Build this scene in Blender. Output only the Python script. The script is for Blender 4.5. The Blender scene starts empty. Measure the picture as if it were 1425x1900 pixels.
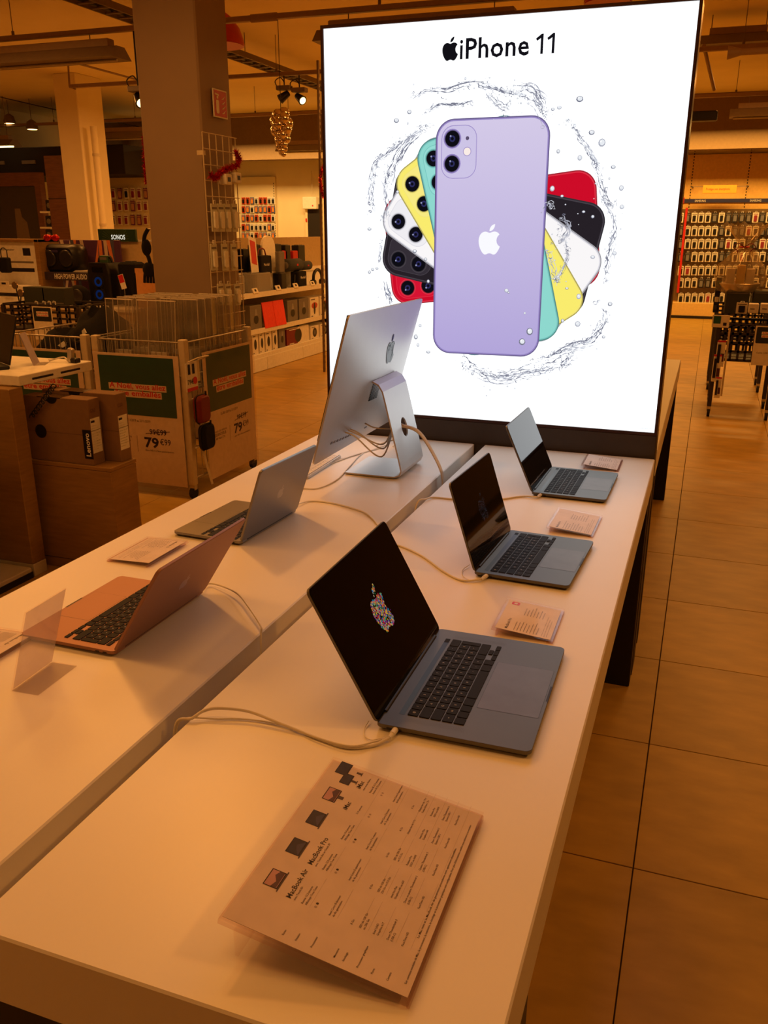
import bpy, math, random
from mathutils import Matrix, Vector
random.seed(7)
R = math.radians
SC = bpy.context.scene
COL = SC.collection

# ------------------------------------------------------------------ camera
FPX, CPX, CPY = 1588.62, 712.5 + 16.67, 950 + 17.43
CAM = Vector((0.2404, -0.6484, 1.5596))
AXR = Vector((0.9423, 0.3348, 0.0047)); AXF = Vector((-0.3161, 0.8920, -0.3232))
AXF.normalize(); AXR = (AXR - AXF * AXR.dot(AXF)).normalized(); AXU = AXR.cross(AXF).normalized()
cd = bpy.data.cameras.new('camera'); cam = bpy.data.objects.new('camera', cd); COL.objects.link(cam)
m = Matrix((AXR, AXU, -AXF)).transposed().to_4x4(); m.translation = CAM
cam.matrix_world = m
cd.sensor_fit = 'VERTICAL'; cd.sensor_height = 24.0; cd.lens = FPX / 1900 * 24.0
cd.shift_x = -16.67 / 1900; cd.shift_y = 17.43 / 1900
cd.clip_start = 0.02; cd.clip_end = 100
SC.camera = cam
SC.view_settings.view_transform = 'Standard'
SC.view_settings.look = 'None'
SC.view_settings.gamma = 1.0
SC.view_settings.use_curve_mapping = False
SC.view_settings.exposure = 0.0
SC.cycles.use_denoising = True
SC.cycles.max_bounces = 7
SC.cycles.diffuse_bounces = 4
SC.cycles.transparent_max_bounces = 24
SC.cycles.sample_clamp_indirect = 4.0
SC.cycles.caustics_reflective = False
SC.cycles.caustics_refractive = False

# ------------------------------------------------------------------ world and lamps
wd = bpy.data.worlds.new('world'); SC.world = wd; wd.use_nodes = True
wd.node_tree.nodes['Background'].inputs[0].default_value = (0.01, 0.005, 0.002, 1)
WARM = (1.0, 0.40, 0.082)

def area(name, loc, power, sx, sy, color=WARM):
    l = bpy.data.lights.new(name, 'AREA'); l.shape = 'RECTANGLE'; l.size = sx; l.size_y = sy
    l.energy = power; l.color = color
    o = bpy.data.objects.new(name, l); COL.objects.link(o); o.location = loc
    return o

def spot(name, loc, to, power, angle, radius=0.05, color=WARM, blend=0.6):
    l = bpy.data.lights.new(name, 'SPOT'); l.energy = power; l.color = color
    l.spot_size = R(angle); l.spot_blend = blend; l.shadow_soft_size = radius
    o = bpy.data.objects.new(name, l); COL.objects.link(o); o.location = loc
    o.rotation_euler = (Vector(to) - Vector(loc)).to_track_quat('-Z', 'Y').to_euler()
    return o

# soft fill lights added under the ceiling for ambient light, without fixtures
for k, (x, y, p) in enumerate([(-0.6, 0.4, 11), (-0.6, -2.6, 5), (2.2, 3.6, 20), (-3.4, 0.6, 20), (-3.4, -2.0, 11), (-3.2, 3.2, 34),
                               (1.2, 7.6, 42), (-2.6, 8.3, 42), (-6.2, 5.6, 34), (-7.6, 8.4, 40), (-10.5, 9.0, 20),
                               (0.8, 11.4, 48), (-3.0, 11.4, 44), (-6.6, 11.0, 44)]):
    area('ceiling_fill', (x, y, 3.28), p, 1.2, 0.5)
# wall washers in front of the back wall
area('wall_washer', (0.4, 15.4, 3.15), 120, 3.0, 0.3, (1.0, 0.52, 0.12))
area('wall_washer', (-7.6, 15.4, 3.15), 130, 4.0, 0.3, (1.0, 0.55, 0.16))
# track spots aimed at the tables
spot('track_spot', (-1.85, 2.6, 3.15), (-0.6, 0.9, 0.83), 82, 75, 0.09)
spot('track_spot', (2.3, 1.3, 3.15), (0.0, 1.0, 0.83), 72, 75, 0.06)
spot('track_spot', (-2.6, 0.4, 3.15), (-0.8, 0.9, 0.83), 16, 70)

# ------------------------------------------------------------------ helpers
def at(u, v, x=None, y=None, z=None):
    d = AXF + AXR * ((u - CPX) / FPX) - AXU * ((v - CPY) / FPX)
    if x is not None: t = (x - CAM.x) / d.x
    elif y is not None: t = (y - CAM.y) / d.y
    else: t = (z - CAM.z) / d.z
    return CAM + d * t

def lin(c):
    c = c / 255.0
    return c / 12.92 if c <= 0.04045 else ((c + 0.055) / 1.055) ** 2.4

MATS = {}
def mat(name, col, rough=0.5, metal=0.0, var=0.06, scale=30.0, bump=0.0, emit=0.0, trans=0.0, alpha=1.0, spec=0.5, coat=0.0, ior=1.45, stretch=None, rand=0.0):
    if name in MATS: return MATS[name]
    c = tuple(lin(a) for a in col)
    mt = bpy.data.materials.new(name); mt.use_nodes = True
    nt = mt.node_tree; b = nt.nodes['Principled BSDF']
    b.inputs['Roughness'].default_value = rough; b.inputs['Metallic'].default_value = metal
    b.inputs['Specular IOR Level'].default_value = spec; b.inputs['IOR'].default_value = ior
    b.inputs['Transmission Weight'].default_value = trans; b.inputs['Alpha'].default_value = alpha
    b.inputs['Coat Weight'].default_value = coat
    if emit:
        b.inputs['Base Color'].default_value = (0, 0, 0, 1)
        b.inputs['Specular IOR Level'].default_value = 0.0
        b.inputs['Emission Color'].default_value = c + (1,)
        b.inputs['Emission Strength'].default_value = emit
        MATS[name] = mt; return mt
    tc = nt.nodes.new('ShaderNodeTexCoord'); mp = nt.nodes.new('ShaderNodeMapping')
    if stretch: mp.inputs['Scale'].default_value = stretch
    nt.links.new(tc.outputs['Object'], mp.inputs['Vector'])
    nz = nt.nodes.new('ShaderNodeTexNoise'); nz.inputs['Scale'].default_value = scale; nz.inputs['Detail'].default_value = 5
    nt.links.new(mp.outputs['Vector'], nz.inputs['Vector'])
    rp = nt.nodes.new('ShaderNodeValToRGB')
    rp.color_ramp.elements[0].position = 0.3; rp.color_ramp.elements[1].position = 0.7
    rp.color_ramp.elements[0].color = tuple(a * (1 - var) for a in c) + (1,)
    rp.color_ramp.elements[1].color = tuple(min(1, a * (1 + var)) for a in c) + (1,)
    nt.links.new(nz.outputs['Fac'], rp.inputs['Fac'])
    out = rp.outputs['Color']
    if rand:
        oi = nt.nodes.new('ShaderNodeObjectInfo'); hs = nt.nodes.new('ShaderNodeHueSaturation')
        mr = nt.nodes.new('ShaderNodeMapRange'); mr.inputs['To Min'].default_value = 1 - rand; mr.inputs['To Max'].default_value = 1 + rand
        nt.links.new(oi.outputs['Random'], mr.inputs['Value']); nt.links.new(mr.outputs['Result'], hs.inputs['Value'])
        nt.links.new(out, hs.inputs['Color']); out = hs.outputs['Color']
    nt.links.new(out, b.inputs['Base Color'])
    if bump:
        bp = nt.nodes.new('ShaderNodeBump'); bp.inputs['Strength'].default_value = bump; bp.inputs['Distance'].default_value = 0.002
        nt.links.new(nz.outputs['Fac'], bp.inputs['Height']); nt.links.new(bp.outputs['Normal'], b.inputs['Normal'])
    MATS[name] = mt
    return mt

def clear(name, tint=(235, 225, 215), gloss=0.12, alpha=0.85, rough=0.05, haze=0.1):
    """clear plastic sheet: mostly see-through, with a mirror share and a little milky scatter"""
    if name in MATS: return MATS[name]
    mt = bpy.data.materials.new(name); mt.use_nodes = True; nt = mt.node_tree
    nt.nodes.remove(nt.nodes['Principled BSDF']); out = nt.nodes['Material Output']
    c = tuple(lin(a) for a in tint) + (1,)
    t = nt.nodes.new('ShaderNodeBsdfTransparent'); t.inputs[0].default_value = c
    g = nt.nodes.new('ShaderNodeBsdfGlossy'); g.inputs['Roughness'].default_value = rough
    d = nt.nodes.new('ShaderNodeBsdfDiffuse'); d.inputs[0].default_value = c
    lw = nt.nodes.new('ShaderNodeLayerWeight'); lw.inputs[0].default_value = 0.5
    nz = nt.nodes.new('ShaderNodeTexNoise'); nz.inputs['Scale'].default_value = 9
    mh = nt.nodes.new('ShaderNodeMath'); mh.operation = 'MULTIPLY_ADD'; mh.inputs[1].default_value = 0.5 * haze; mh.inputs[2].default_value = 0.75 * haze
    nt.links.new(nz.outputs['Fac'], mh.inputs[0])
    a = nt.nodes.new('ShaderNodeMixShader'); nt.links.new(mh.outputs[0], a.inputs[0])
    nt.links.new(t.outputs[0], a.inputs[1]); nt.links.new(d.outputs[0], a.inputs[2])
    b = nt.nodes.new('ShaderNodeMixShader')
    pw = nt.nodes.new('ShaderNodeMath'); pw.operation = 'POWER'; pw.inputs[1].default_value = 4.0; nt.links.new(lw.outputs['Facing'], pw.inputs[0])
    ad = nt.nodes.new('ShaderNodeMath'); ad.operation = 'MULTIPLY_ADD'; ad.inputs[1].default_value = gloss * 4; ad.inputs[2].default_value = gloss * 0.25
    nt.links.new(pw.outputs[0], ad.inputs[0]); nt.links.new(ad.outputs[0], b.inputs[0])
    nt.links.new(a.outputs[0], b.inputs[1]); nt.links.new(g.outputs[0], b.inputs[2])
    nt.links.new(b.outputs[0], out.inputs['Surface'])
    MATS[name] = mt; return mt

def grad_emit(name, c0, c1, axis, p0, p1):
    """printed backlit film whose ink runs from c0 to c1 along one object axis"""
    mt = bpy.data.materials.new(name); mt.use_nodes = True; nt = mt.node_tree; b = nt.nodes['Principled BSDF']
    b.inputs['Base Color'].default_value = (0, 0, 0, 1); b.inputs['Specular IOR Level'].default_value = 0
    tc = nt.nodes.new('ShaderNodeTexCoord'); sp = nt.nodes.new('ShaderNodeSeparateXYZ')
    mr = nt.nodes.new('ShaderNodeMapRange'); mr.inputs['From Min'].default_value = p0; mr.inputs['From Max'].default_value = p1
    rp = nt.nodes.new('ShaderNodeValToRGB')
    rp.color_ramp.elements[0].color = tuple(lin(a) for a in c0) + (1,); rp.color_ramp.elements[1].color = tuple(lin(a) for a in c1) + (1,)
    nt.links.new(tc.outputs['Object'], sp.inputs[0]); nt.links.new(sp.outputs[axis], mr.inputs['Value'])
    nt.links.new(mr.outputs[0], rp.inputs[0]); nt.links.new(rp.outputs[0], b.inputs['Emission Color'])
    b.inputs['Emission Strength'].default_value = 1.0
    return mt

_TXT = {}
def txtmesh(s, off=0.006):
    if (s, off) in _TXT: return _TXT[(s, off)]
    c = bpy.data.curves.new('t', 'FONT'); c.body = s; c.size = 1.0; c.resolution_u = 2; c.offset = off
    o = bpy.data.objects.new('t', c); COL.objects.link(o)
    dg = bpy.context.evaluated_depsgraph_get(); dg.update()
    me = bpy.data.meshes.new_from_object(o.evaluated_get(dg))
    vs = [tuple(v.co) for v in me.vertices]; fs = [tuple(p.vertices) for p in me.polygons]
    bpy.data.objects.remove(o); bpy.data.curves.remove(c); bpy.data.meshes.remove(me)
    _TXT[(s, off)] = (vs, fs); return _TXT[(s, off)]

class MB:
    def __init__(s): s.v = []; s.f = []; s.mi = []; s.sm = []; s.M = Matrix()
    def add(s, vs, fs, mi=0, smooth=False):
        n = len(s.v)
        s.v += [tuple(s.M @ Vector(p)) for p in vs]
        for f in fs: s.f.append(tuple(i + n for i in f)); s.mi.append(mi); s.sm.append(smooth)
        return s
    def box(s, x0, y0, z0, x1, y1, z1, mi=0):
        x0, x1 = min(x0, x1), max(x0, x1); y0, y1 = min(y0, y1), max(y0, y1); z0, z1 = min(z0, z1), max(z0, z1)
        return s.add([(x0, y0, z0), (x1, y0, z0), (x1, y1, z0), (x0, y1, z0), (x0, y0, z1), (x1, y0, z1), (x1, y1, z1), (x0, y1, z1)],
              [(0, 3, 2, 1), (4, 5, 6, 7), (0, 1, 5, 4), (1, 2, 6, 5), (2, 3, 7, 6), (3, 0, 4, 7)], mi)
    def bbox(s, x0, y0, z0, x1, y1, z1, b, mi=0):
        """box whose 12 edges are chamfered by b"""
        P = []
        for z, i in ((z0, b), (z0 + b, 0), (z1 - b, 0), (z1, b)):
            P.append([(x0 + i + (b if not i else 0) * 0, y0 + i), (x1 - i, y0 + i), (x1 - i, y1 - i), (x0 + i, y1 - i)])
        rings = []
        for (z, i) in ((z0, b), (z0 + b, 0), (z1 - b, 0), (z1, b)):
            a, c, d, e = x0 + i, x1 - i, y0 + i, y1 - i
            rings.append([(a + b, d, z), (c - b, d, z), (c, d + b, z), (c, e - b, z), (c - b, e, z), (a + b, e, z), (a, e - b, z), (a, d + b, z)])
        return s.loft(rings, mi)
    def loft(s, rings, mi=0, smooth=False, caps=True):
        n = len(rings[0]); vs = [p for r in rings for p in r]; fs = []
        for k in range(len(rings) - 1):
            for i in range(n):
                j = (i + 1) % n; fs.append((k * n + i, k * n + j, (k + 1) * n + j, (k + 1) * n + i))
        s.add(vs, fs, mi, smooth)
        if caps:
            s.add(rings[0], [tuple(reversed(range(n)))], mi); s.add(rings[-1], [tuple(range(n))], mi)
        return s
    def prism(s, poly, z0, z1, mi=0, smooth=False):
        return s.loft([[(x, y, z0) for x, y in poly], [(x, y, z1) for x, y in poly]], mi, smooth)
    def plate(s, poly, z, mi=0):
        return s.add([(x, y, z) for x, y in poly], [tuple(range(len(poly)))], mi)
    def cyl(s, p0, p1, r0, r1=None, n=12, mi=0, caps=True):
        p0 = Vector(p0); p1 = Vector(p1); r1 = r0 if r1 is None else r1
        d = (p1 - p0).normalized(); a = d.orthogonal().normalized(); b = d.cross(a)
        rg = []
        for p, r in ((p0, r0), (p1, r1)):
            rg.append([tuple(p + (a * math.cos(6.28318 * i / n) + b * math.sin(6.28318 * i / n)) * r) for i in range(n)])
        s.loft(rg, mi, True, False)
        if caps: s.add(rg[0], [tuple(reversed(range(n)))], mi); s.add(rg[1], [tuple(range(n))], mi)
        return s
    def tube(s, pts, r, n=8, mi=0, sub=6):
        P = spline(pts, sub) if sub > 1 else [Vector(p) for p in pts]
        rg = []; a = None
        for i, p in enumerate(P):
            d = (P[min(i + 1, len(P) - 1)] - P[max(i - 1, 0)]).normalized()
            a = (a - d * a.dot(d)).normalized() if a is not None and (a - d * a.dot(d)).length > 1e-5 else d.orthogonal().normalized()
            b = d.cross(a)
            rg.append([tuple(p + (a * math.cos(6.28318 * k / n) + b * math.sin(6.28318 * k / n)) * r) for k in range(n)])
        return s.loft(rg, mi, True)
    def lathe(s, prof, n=20, c=(0, 0, 0), mi=0, M=None):
        rg = []
        for r, z in prof:
            ring = [Vector((r * math.cos(6.28318 * i / n), r * math.sin(6.28318 * i / n), z)) for i in range(n)]
            rg.append([tuple((M @ p if M else p) + Vector(c)) for p in ring])
        return s.loft(rg, mi, True)
    def ball(s, c, r, n=10, mi=0, sq=(1, 1, 1)):
        rg = []
        for k in range(1, n):
            a = math.pi * k / n - math.pi / 2
            rg.append([(c[0] + sq[0] * r * math.cos(a) * math.cos(6.28318 * i / (n + 4)), c[1] + sq[1] * r * math.cos(a) * math.sin(6.28318 * i / (n + 4)), c[2] + sq[2] * r * math.sin(a)) for i in range(n + 4)])
        return s.loft(rg, mi, True)
    def text(s, t, width=None, height=None, x=0, y=0, mi=0, align='L', z=0.0, bold=0.006):
        """lettering in the xy plane of the current matrix; height is the size of the font"""
        vs, fs = txtmesh(t, bold)
        if not vs: return s
        x0 = min(v[0] for v in vs); x1 = max(v[0] for v in vs)
        if height is None: k = ky = width / (x1 - x0)
        else: ky = height; k = width / (x1 - x0) if width else height
        w = (x1 - x0) * k
        ox = x - x0 * k - (w if align == 'R' else w / 2 if align == 'C' else 0)
        return s.add([(ox + v[0] * k, y + v[1] * ky, z) for v in vs], fs, mi)
    def obj(s, name, mats, parent=None, me_only=False):
        me = bpy.data.meshes.new(name); me.from_pydata(s.v, [], s.f)
        if not isinstance(mats, (list, tuple)): mats = [mats]
        for q in mats: me.materials.append(q)
        me.polygons.foreach_set('material_index', s.mi); me.polygons.foreach_set('use_smooth', s.sm)
        me.update()
        if me_only: return me
        return mobj(name, me, parent)

def mobj(name, me, parent=None, loc=None, rz=0):
    o = bpy.data.objects.new(name, me); COL.objects.link(o)
    if parent: o.parent = parent
    if loc is not None: o.location = loc
    if rz: o.rotation_euler = (0, 0, rz)
    return o

def spline(pts, sub):
    P = [Vector(p) for p in pts]; P = [P[0] * 2 - P[1]] + P + [P[-1] * 2 - P[-2]]; out = []
    for i in range(1, len(P) - 2):
        a, b, c, d = P[i - 1:i + 3]
        for k in range(sub):
            t = k / sub
            out.append(0.5 * (2 * b + (c - a) * t + (2 * a - 5 * b + 4 * c - d) * t * t + (3 * b - a - 3 * c + d) * t ** 3))
    out.append(P[-2]); return out

def tag(o, label, cat, group=None):
    o['label'] = label; o['category'] = cat
    if group: o['group'] = group
    return o

def thing(name, label, cat, loc=(0, 0, 0), rz=0, group=None):
    o = bpy.data.objects.new(name, None); COL.objects.link(o); o.empty_display_size = 0.05
    o.location = loc; o.rotation_euler = (0, 0, rz)
    return tag(o, label, cat, group)

def struct(o): o['kind'] = 'structure'; return o

def dup(root, loc, rz=None, label=None, group=None):
    def cp(o, par):
        c = o.copy(); COL.objects.link(c); c.parent = par
        for ch in o.children: cp(ch, c)
        return c
    r = cp(root, None); r.location = loc
    if rz is not None: r.rotation_euler = (0, 0, rz)
    if label: r['label'] = label
    if group: r['group'] = group
    return r

def rrect(x0, y0, x1, y1, r, n=5):
    out = []
    for cx, cy, a0 in ((x1 - r, y0 + r, -90), (x1 - r, y1 - r, 0), (x0 + r, y1 - r, 90), (x0 + r, y0 + r, 180)):
        for i in range(n + 1):
            a = R(a0 + 90 * i / n); out.append((cx + r * math.cos(a), cy + r * math.sin(a)))
    return out

def circ(cx, cy, r, n=20): return [(cx + r * math.cos(6.28318 * i / n), cy + r * math.sin(6.28318 * i / n)) for i in range(n)]

def face_y(y):      # drawing plane facing -Y at depth y: local (x, y) -> world (x, z)
    return Matrix(((1, 0, 0, 0), (0, 0, -1, y), (0, 1, 0, 0), (0, 0, 0, 1)))
def face_x(x):      # drawing plane facing +X: local (x, y) -> world (y, z)
    return Matrix(((0, 0, 1, x), (1, 0, 0, 0), (0, 1, 0, 0), (0, 0, 0, 1)))

# apple emblem outline, in a box about 1 high, centred
def apple():
    def path(start, segs):
        x, y = start; out = [(x, y)]
        for g in segs:
            p0 = (x, y); p1 = (x + g[0], y + g[1]); p2 = (x + g[2], y + g[3]); p3 = (x + g[4], y + g[5])
            for k in range(1, 7):
                t = k / 6; a = (1 - t) ** 3; b = 3 * t * (1 - t) ** 2; c = 3 * t * t * (1 - t); d = t ** 3
                out.append((a * p0[0] + b * p1[0] + c * p2[0] + d * p3[0], a * p0[1] + b * p1[1] + c * p2[1] + d * p3[1]))
            x, y = p3
        return [((px - 11.9) / 24, (12 - py) / 24) for px, py in out[:-1]]
    body = path((12.152, 6.896), [(-.948, 0, -2.415, -1.078, -3.96, -1.04), (-2.04, .027, -3.91, 1.183, -4.961, 3.014),
        (-2.117, 3.675, -.546, 9.103, 1.519, 12.09), (1.013, 1.454, 2.208, 3.09, 3.792, 3.039), (1.52, -.065, 2.09, -.987, 3.935, -.987),
        (1.831, 0, 2.35, .987, 3.96, .948), (1.637, -.026, 2.676, -1.48, 3.676, -2.948), (1.156, -1.688, 1.636, -3.325, 1.662, -3.415),
        (-.039, -.013, -3.182, -1.221, -3.22, -4.857), (-.026, -3.04, 2.48, -4.494, 2.597, -4.559), (-1.429, -2.09, -3.623, -2.324, -4.39, -2.376),
        (-2, -.156, -3.675, 1.09, -4.61, 1.09)])
    leaf = path((15.53, 3.83), [(.843, -1.012, 1.4, -2.427, 1.245, -3.83), (-1.207, .052, -2.662, .805, -3.532, 1.818), (-.78, .896, -1.454, 2.338, -1.273, 3.714), (1.338, .104, 2.715, -.688, 3.559, -1.701)])
    return body, leaf
APPLE = apple()

def inside(p, poly):
    c = False; j = len(poly) - 1
    for i in range(len(poly)):
        if (poly[i][1] > p[1]) != (poly[j][1] > p[1]) and p[0] < (poly[j][0] - poly[i][0]) * (p[1] - poly[i][1]) / (poly[j][1] - poly[i][1]) + poly[i][0]: c = not c
        j = i
    return c

# ------------------------------------------------------------------ materials
M_TABLE = mat('table_laminate', (236, 232, 224), 0.35, var=0.015, scale=6, bump=0.03)
M_TILE = mat('floor_tile', (186, 150, 66), 0.40, var=0.16, scale=5, bump=0.05, rand=0.10, stretch=(1, 2.2, 1))
M_JOINT = mat('floor_joint', (60, 45, 28), 0.8)
M_CEIL = mat('ceiling_paint', (248, 232, 180), 0.9, var=0.03, scale=2)
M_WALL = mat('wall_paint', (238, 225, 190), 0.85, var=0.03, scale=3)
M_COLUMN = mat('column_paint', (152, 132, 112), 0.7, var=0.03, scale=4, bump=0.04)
M_BLACK = mat('black_lacquer', (22, 18, 17), 0.45)
M_PLAS = mat('black_plastic', (20, 19, 20), 0.4)
M_FABRIC = mat('black_fabric', (16, 15, 16), 0.95, scale=80, bump=0.5)
M_GREYF = mat('grey_fabric', (150, 148, 146), 0.9, scale=120, bump=0.4)
M_PEDESTAL = mat('dark_brown_panel', (62, 54, 50), 0.55)
M_FRAME = mat('anodised_frame', (70, 48, 44), 0.35, metal=0.6)
M_ALU = mat('silver_aluminium', (200, 198, 196), 0.48, metal=1.0, var=0.01)
M_GREY = mat('space_grey_aluminium', (110, 108, 104), 0.48, metal=1.0, var=0.01)
M_GOLD = mat('gold_aluminium', (166, 125, 105), 0.55, metal=0.65, var=0.01)
M_KEY = mat('key_black', (20, 20, 23), 0.65, spec=0.25)
M_LEGEND = mat('key_legend', (190, 190, 195), 0.6)
M_GLASS = mat('black_glass', (3, 3, 4), 0.04, spec=0.45)
M_TOUCH = mat('touch_bar_glass', (44, 48, 46), 0.3, spec=0.4)
M_WHITE = mat('white_plastic', (238, 236, 230), 0.4)
M_PAPER = mat('white_paper', (235, 232, 226), 0.7)
M_INK = mat('black_ink', (28, 24, 26), 0.7)
M_GINK = mat('grey_ink', (120, 112, 110), 0.7)
M_RINK = mat('red_ink', (215, 50, 45), 0.6)
M_CABLE = mat('white_cable', (228, 222, 210), 0.5)
M_ACRYL = clear('acrylic', (254, 251, 250), 0.04, rough=.08, haze=0.010)
M_ACRYLE = clear('acrylic_edge', (250, 242, 240), 0.12, haze=0.03)
M_CLEARBOX = clear('clear_case', (254, 253, 251), 0.26, rough=.12, haze=0.016)
M_CELLO = clear('cellophane', (240, 230, 210), 0.12, haze=0.14)
M_OAK = mat('oak_veneer', (150, 116, 64), 0.45, var=0.14, scale=9, stretch=(1, 1, 8))
M_BROWNWOOD = mat('dark_wood', (110, 72, 46), 0.5, var=0.2, scale=7, stretch=(1, 1, 9))
M_CARD = mat('cardboard', (132, 102, 72), 0.8, var=0.05)
M_STEEL = mat('cream_metal', (214, 200, 172), 0.45)
M_WIRE = mat('chrome_wire', (200, 195, 185), 0.3, metal=0.7)
M_GREEN = mat('poster_green', (32, 92, 80), 0.45)
M_RED = mat('red_plastic', (205, 40, 36), 0.45)
M_DKRED = mat('dark_red_shell', (120, 34, 34), 0.6)
M_GREYBOX = mat('grey_card', (120, 116, 112), 0.7)
M_RAIL = mat('rail_paint', (150, 125, 95), 0.5)
M_FIX = mat('fixture_grey', (120, 105, 88), 0.5)
M_DARK = mat('dark_recess', (34, 26, 20), 0.8)
M_TINSEL = mat('red_tinsel', (190, 30, 34), 0.25, metal=0.6)
M_SILVERBALL = mat('bauble', (215, 200, 180), 0.15, metal=1.0)
M_BLUEBAND = mat('navy_band', (40, 44, 96), 0.5)
M_ORANGE = mat('orange_sign', (245, 170, 60), 0.6)
M_YEL = mat('yellow_card', (240, 215, 120), 0.6)
M_DKGREEN = mat('dark_green_box', (58, 62, 52), 0.7)
M_TUBE = mat('lamp_tube', (255, 205, 130), emit=5.0)
M_REDGLOW = mat('lamp_shade_inside', (255, 40, 20), emit=1.1)
M_RUBBER = mat('rubber', (30, 28, 27), 0.7)

# ------------------------------------------------------------------ room shell
TS, TX0, TY0 = 0.6, 0.2263, 4.8619
fl = struct(MB().box(-13, -4, -0.1, 4.5, 17.2, -0.006).obj('floor', M_JOINT))
tile = MB(); g = 0.0016
tile.loft([[(g, g, -0.006), (TS - g, g, -0.006), (TS - g, TS - g, -0.006), (g, TS - g, -0.006)],
           [(g, g, -0.0008), (TS - g, g, -0.0008), (TS - g, TS - g, -0.0008), (g, TS - g, -0.0008)],
           [(g + .0012, g + .0012, 0), (TS - g - .0012, g + .0012, 0), (TS - g - .0012, TS - g - .0012, 0), (g + .0012, TS - g - .0012, 0)]])
tme = tile.obj('floor_tile', M_TILE, me_only=True)
cand = []
for i in range(-22, 8):
    for j in range(-14, 21):
        x = TX0 + i * TS; y = TY0 + j * TS
        if x < -12.9 or x + TS > 4.4 or y < -3.9 or y + TS > 17.1: continue
        d = Vector((x + .3, y + .3, 0)) - CAM; zz = d.dot(AXF)
        u = CPX + FPX * d.dot(AXR) / zz if zz > 0.3 else 9e9; v = CPY - FPX * d.dot(AXU) / zz if zz > 0.3 else 9e9
        vis = -250 < u < 1650 and v < 2150
        under = -1.06 < x + .3 < .1 and -.1 < y + .3 < 4.7
        cand.append(((0 if vis and not under else 1), zz if zz > 0 else 99, x, y))
cand.sort()
for c in cand[:300]: mobj('floor_tile', tme, fl, (c[2], c[3], 0))
rest = MB()
for c in cand[300:]:
    rest.M = Matrix.Translation((c[2], c[3], 0)); rest.add(tile.v, tile.f)
o = rest.obj('floor_tile_field', M_TILE, fl); o['kind'] = 'stuff'
struct(MB().box(-13, -4, 3.72, 4.5, 17.2, 3.85).obj('ceiling', M_CEIL))
wb = struct(MB().box(-13, 17, 0, 4.5, 17.2, 3.72).obj('wall_back', M_WALL))
struct(MB().box(-13.2, -4, 0, -13, 17.2, 3.72).obj('wall_left', M_WALL))
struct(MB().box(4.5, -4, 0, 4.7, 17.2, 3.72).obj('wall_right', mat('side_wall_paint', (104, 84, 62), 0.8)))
struct(MB().box(-13, -4.2, 0, 4.5, -4, 3.72).obj('wall_front', M_WALL))
# dropped bulkhead in front of the back wall
struct(MB().box(-13, 15.95, 2.86, 4.5, 16.25, 3.72).obj('trim_1', mat('bulkhead', (120, 96, 64), 0.7)))

# ------------------------------------------------------------------ display tables
T = 0.8268
XL0, XL1, XR0, XR1 = -1.0809, -0.4919, -0.4524, 0.1364
YN, YF = -0.097, 2.293
def table(label, x0, x1, y0, y1, legs):
    t = thing('display_table', label, 'table', ((x0 + x1) / 2, (y0 + y1) / 2, 0), 0, 'white display tables round the light box')
    w, l = (x1 - x0) / 2, (y1 - y0) / 2
    MB().bbox(-w, -l, T - 0.1, w, l, T, 0.0025).obj('tabletop', M_TABLE, t)
    for ly in legs:
        ly -= (y0 + y1) / 2
        MB().bbox(-w + .02, ly - .03, 0, w - .004, ly + .03, T - 0.1, 0.003).obj('leg_panel', M_BLACK, t)
    return t
table('long white table on the right carrying three grey laptops in a row', XR0, XR1, YN, YF, [0.12, 2.24])
table('long white table on the left carrying the desktop computer and gold laptop', XL0, XL1, YN, YF, [0.12, 2.24])
table('white table behind the light box, on its right side', XR0, XR1, 2.44, 4.79, [2.6, 4.63])
table('white table behind the light box, on its left side, mostly hidden', XL0, XL1, 2.44, 4.79, [2.6, 4.63])

# ------------------------------------------------------------------ light box with printed film
BX0, BX1, BZ0, BZ1, BY = XL0 + .012, 0.1345, 0.905, 2.197, 2.30
lb = thing('light_box', 'tall backlit advertising light box showing coloured phones in a splash of water', 'light box', ((BX0 + BX1) / 2, BY + .06, 0))
lo = Matrix.Translation((-(BX0 + BX1) / 2, -(BY + .06), 0))
b = MB(); b.M = lo; b.bbox(BX0, BY + .001, 0, BX1, BY + .13, BZ0, .002).obj('plinth', M_PEDESTAL, lb)
b = MB(); b.M = lo
fw = .010
for a in ((BX0, BZ0, BX1, BZ0 + fw), (BX0, BZ1 - fw, BX1, BZ1), (BX0, BZ0 + fw, BX0 + fw, BZ1 - fw), (BX1 - fw, BZ0 + fw, BX1, BZ1 - fw)):
    b.box(a[0], BY, a[1], a[2], BY + .12, a[3])
b.box(BX0 + fw, BY + .10, BZ0 + fw, BX1 - fw, BY + .118, BZ1 - fw)
b.obj('frame', M_FRAME, lb)
M_LIGHT = mat('backlit_film', (250, 253, 255), emit=1.38)
b = MB(); b.M = lo; b.box(BX0 + fw, BY + .006, BZ0 + fw, BX1 - fw, BY + .012, BZ1 - fw).obj('light_panel', M_LIGHT, lb)
FP = lo @ face_y(BY + .0055)
E_BLACK = mat('film_black', (18, 16, 22), emit=1.0)
def film(name, col): return mat('film_' + name, col, emit=1.0)
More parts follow.
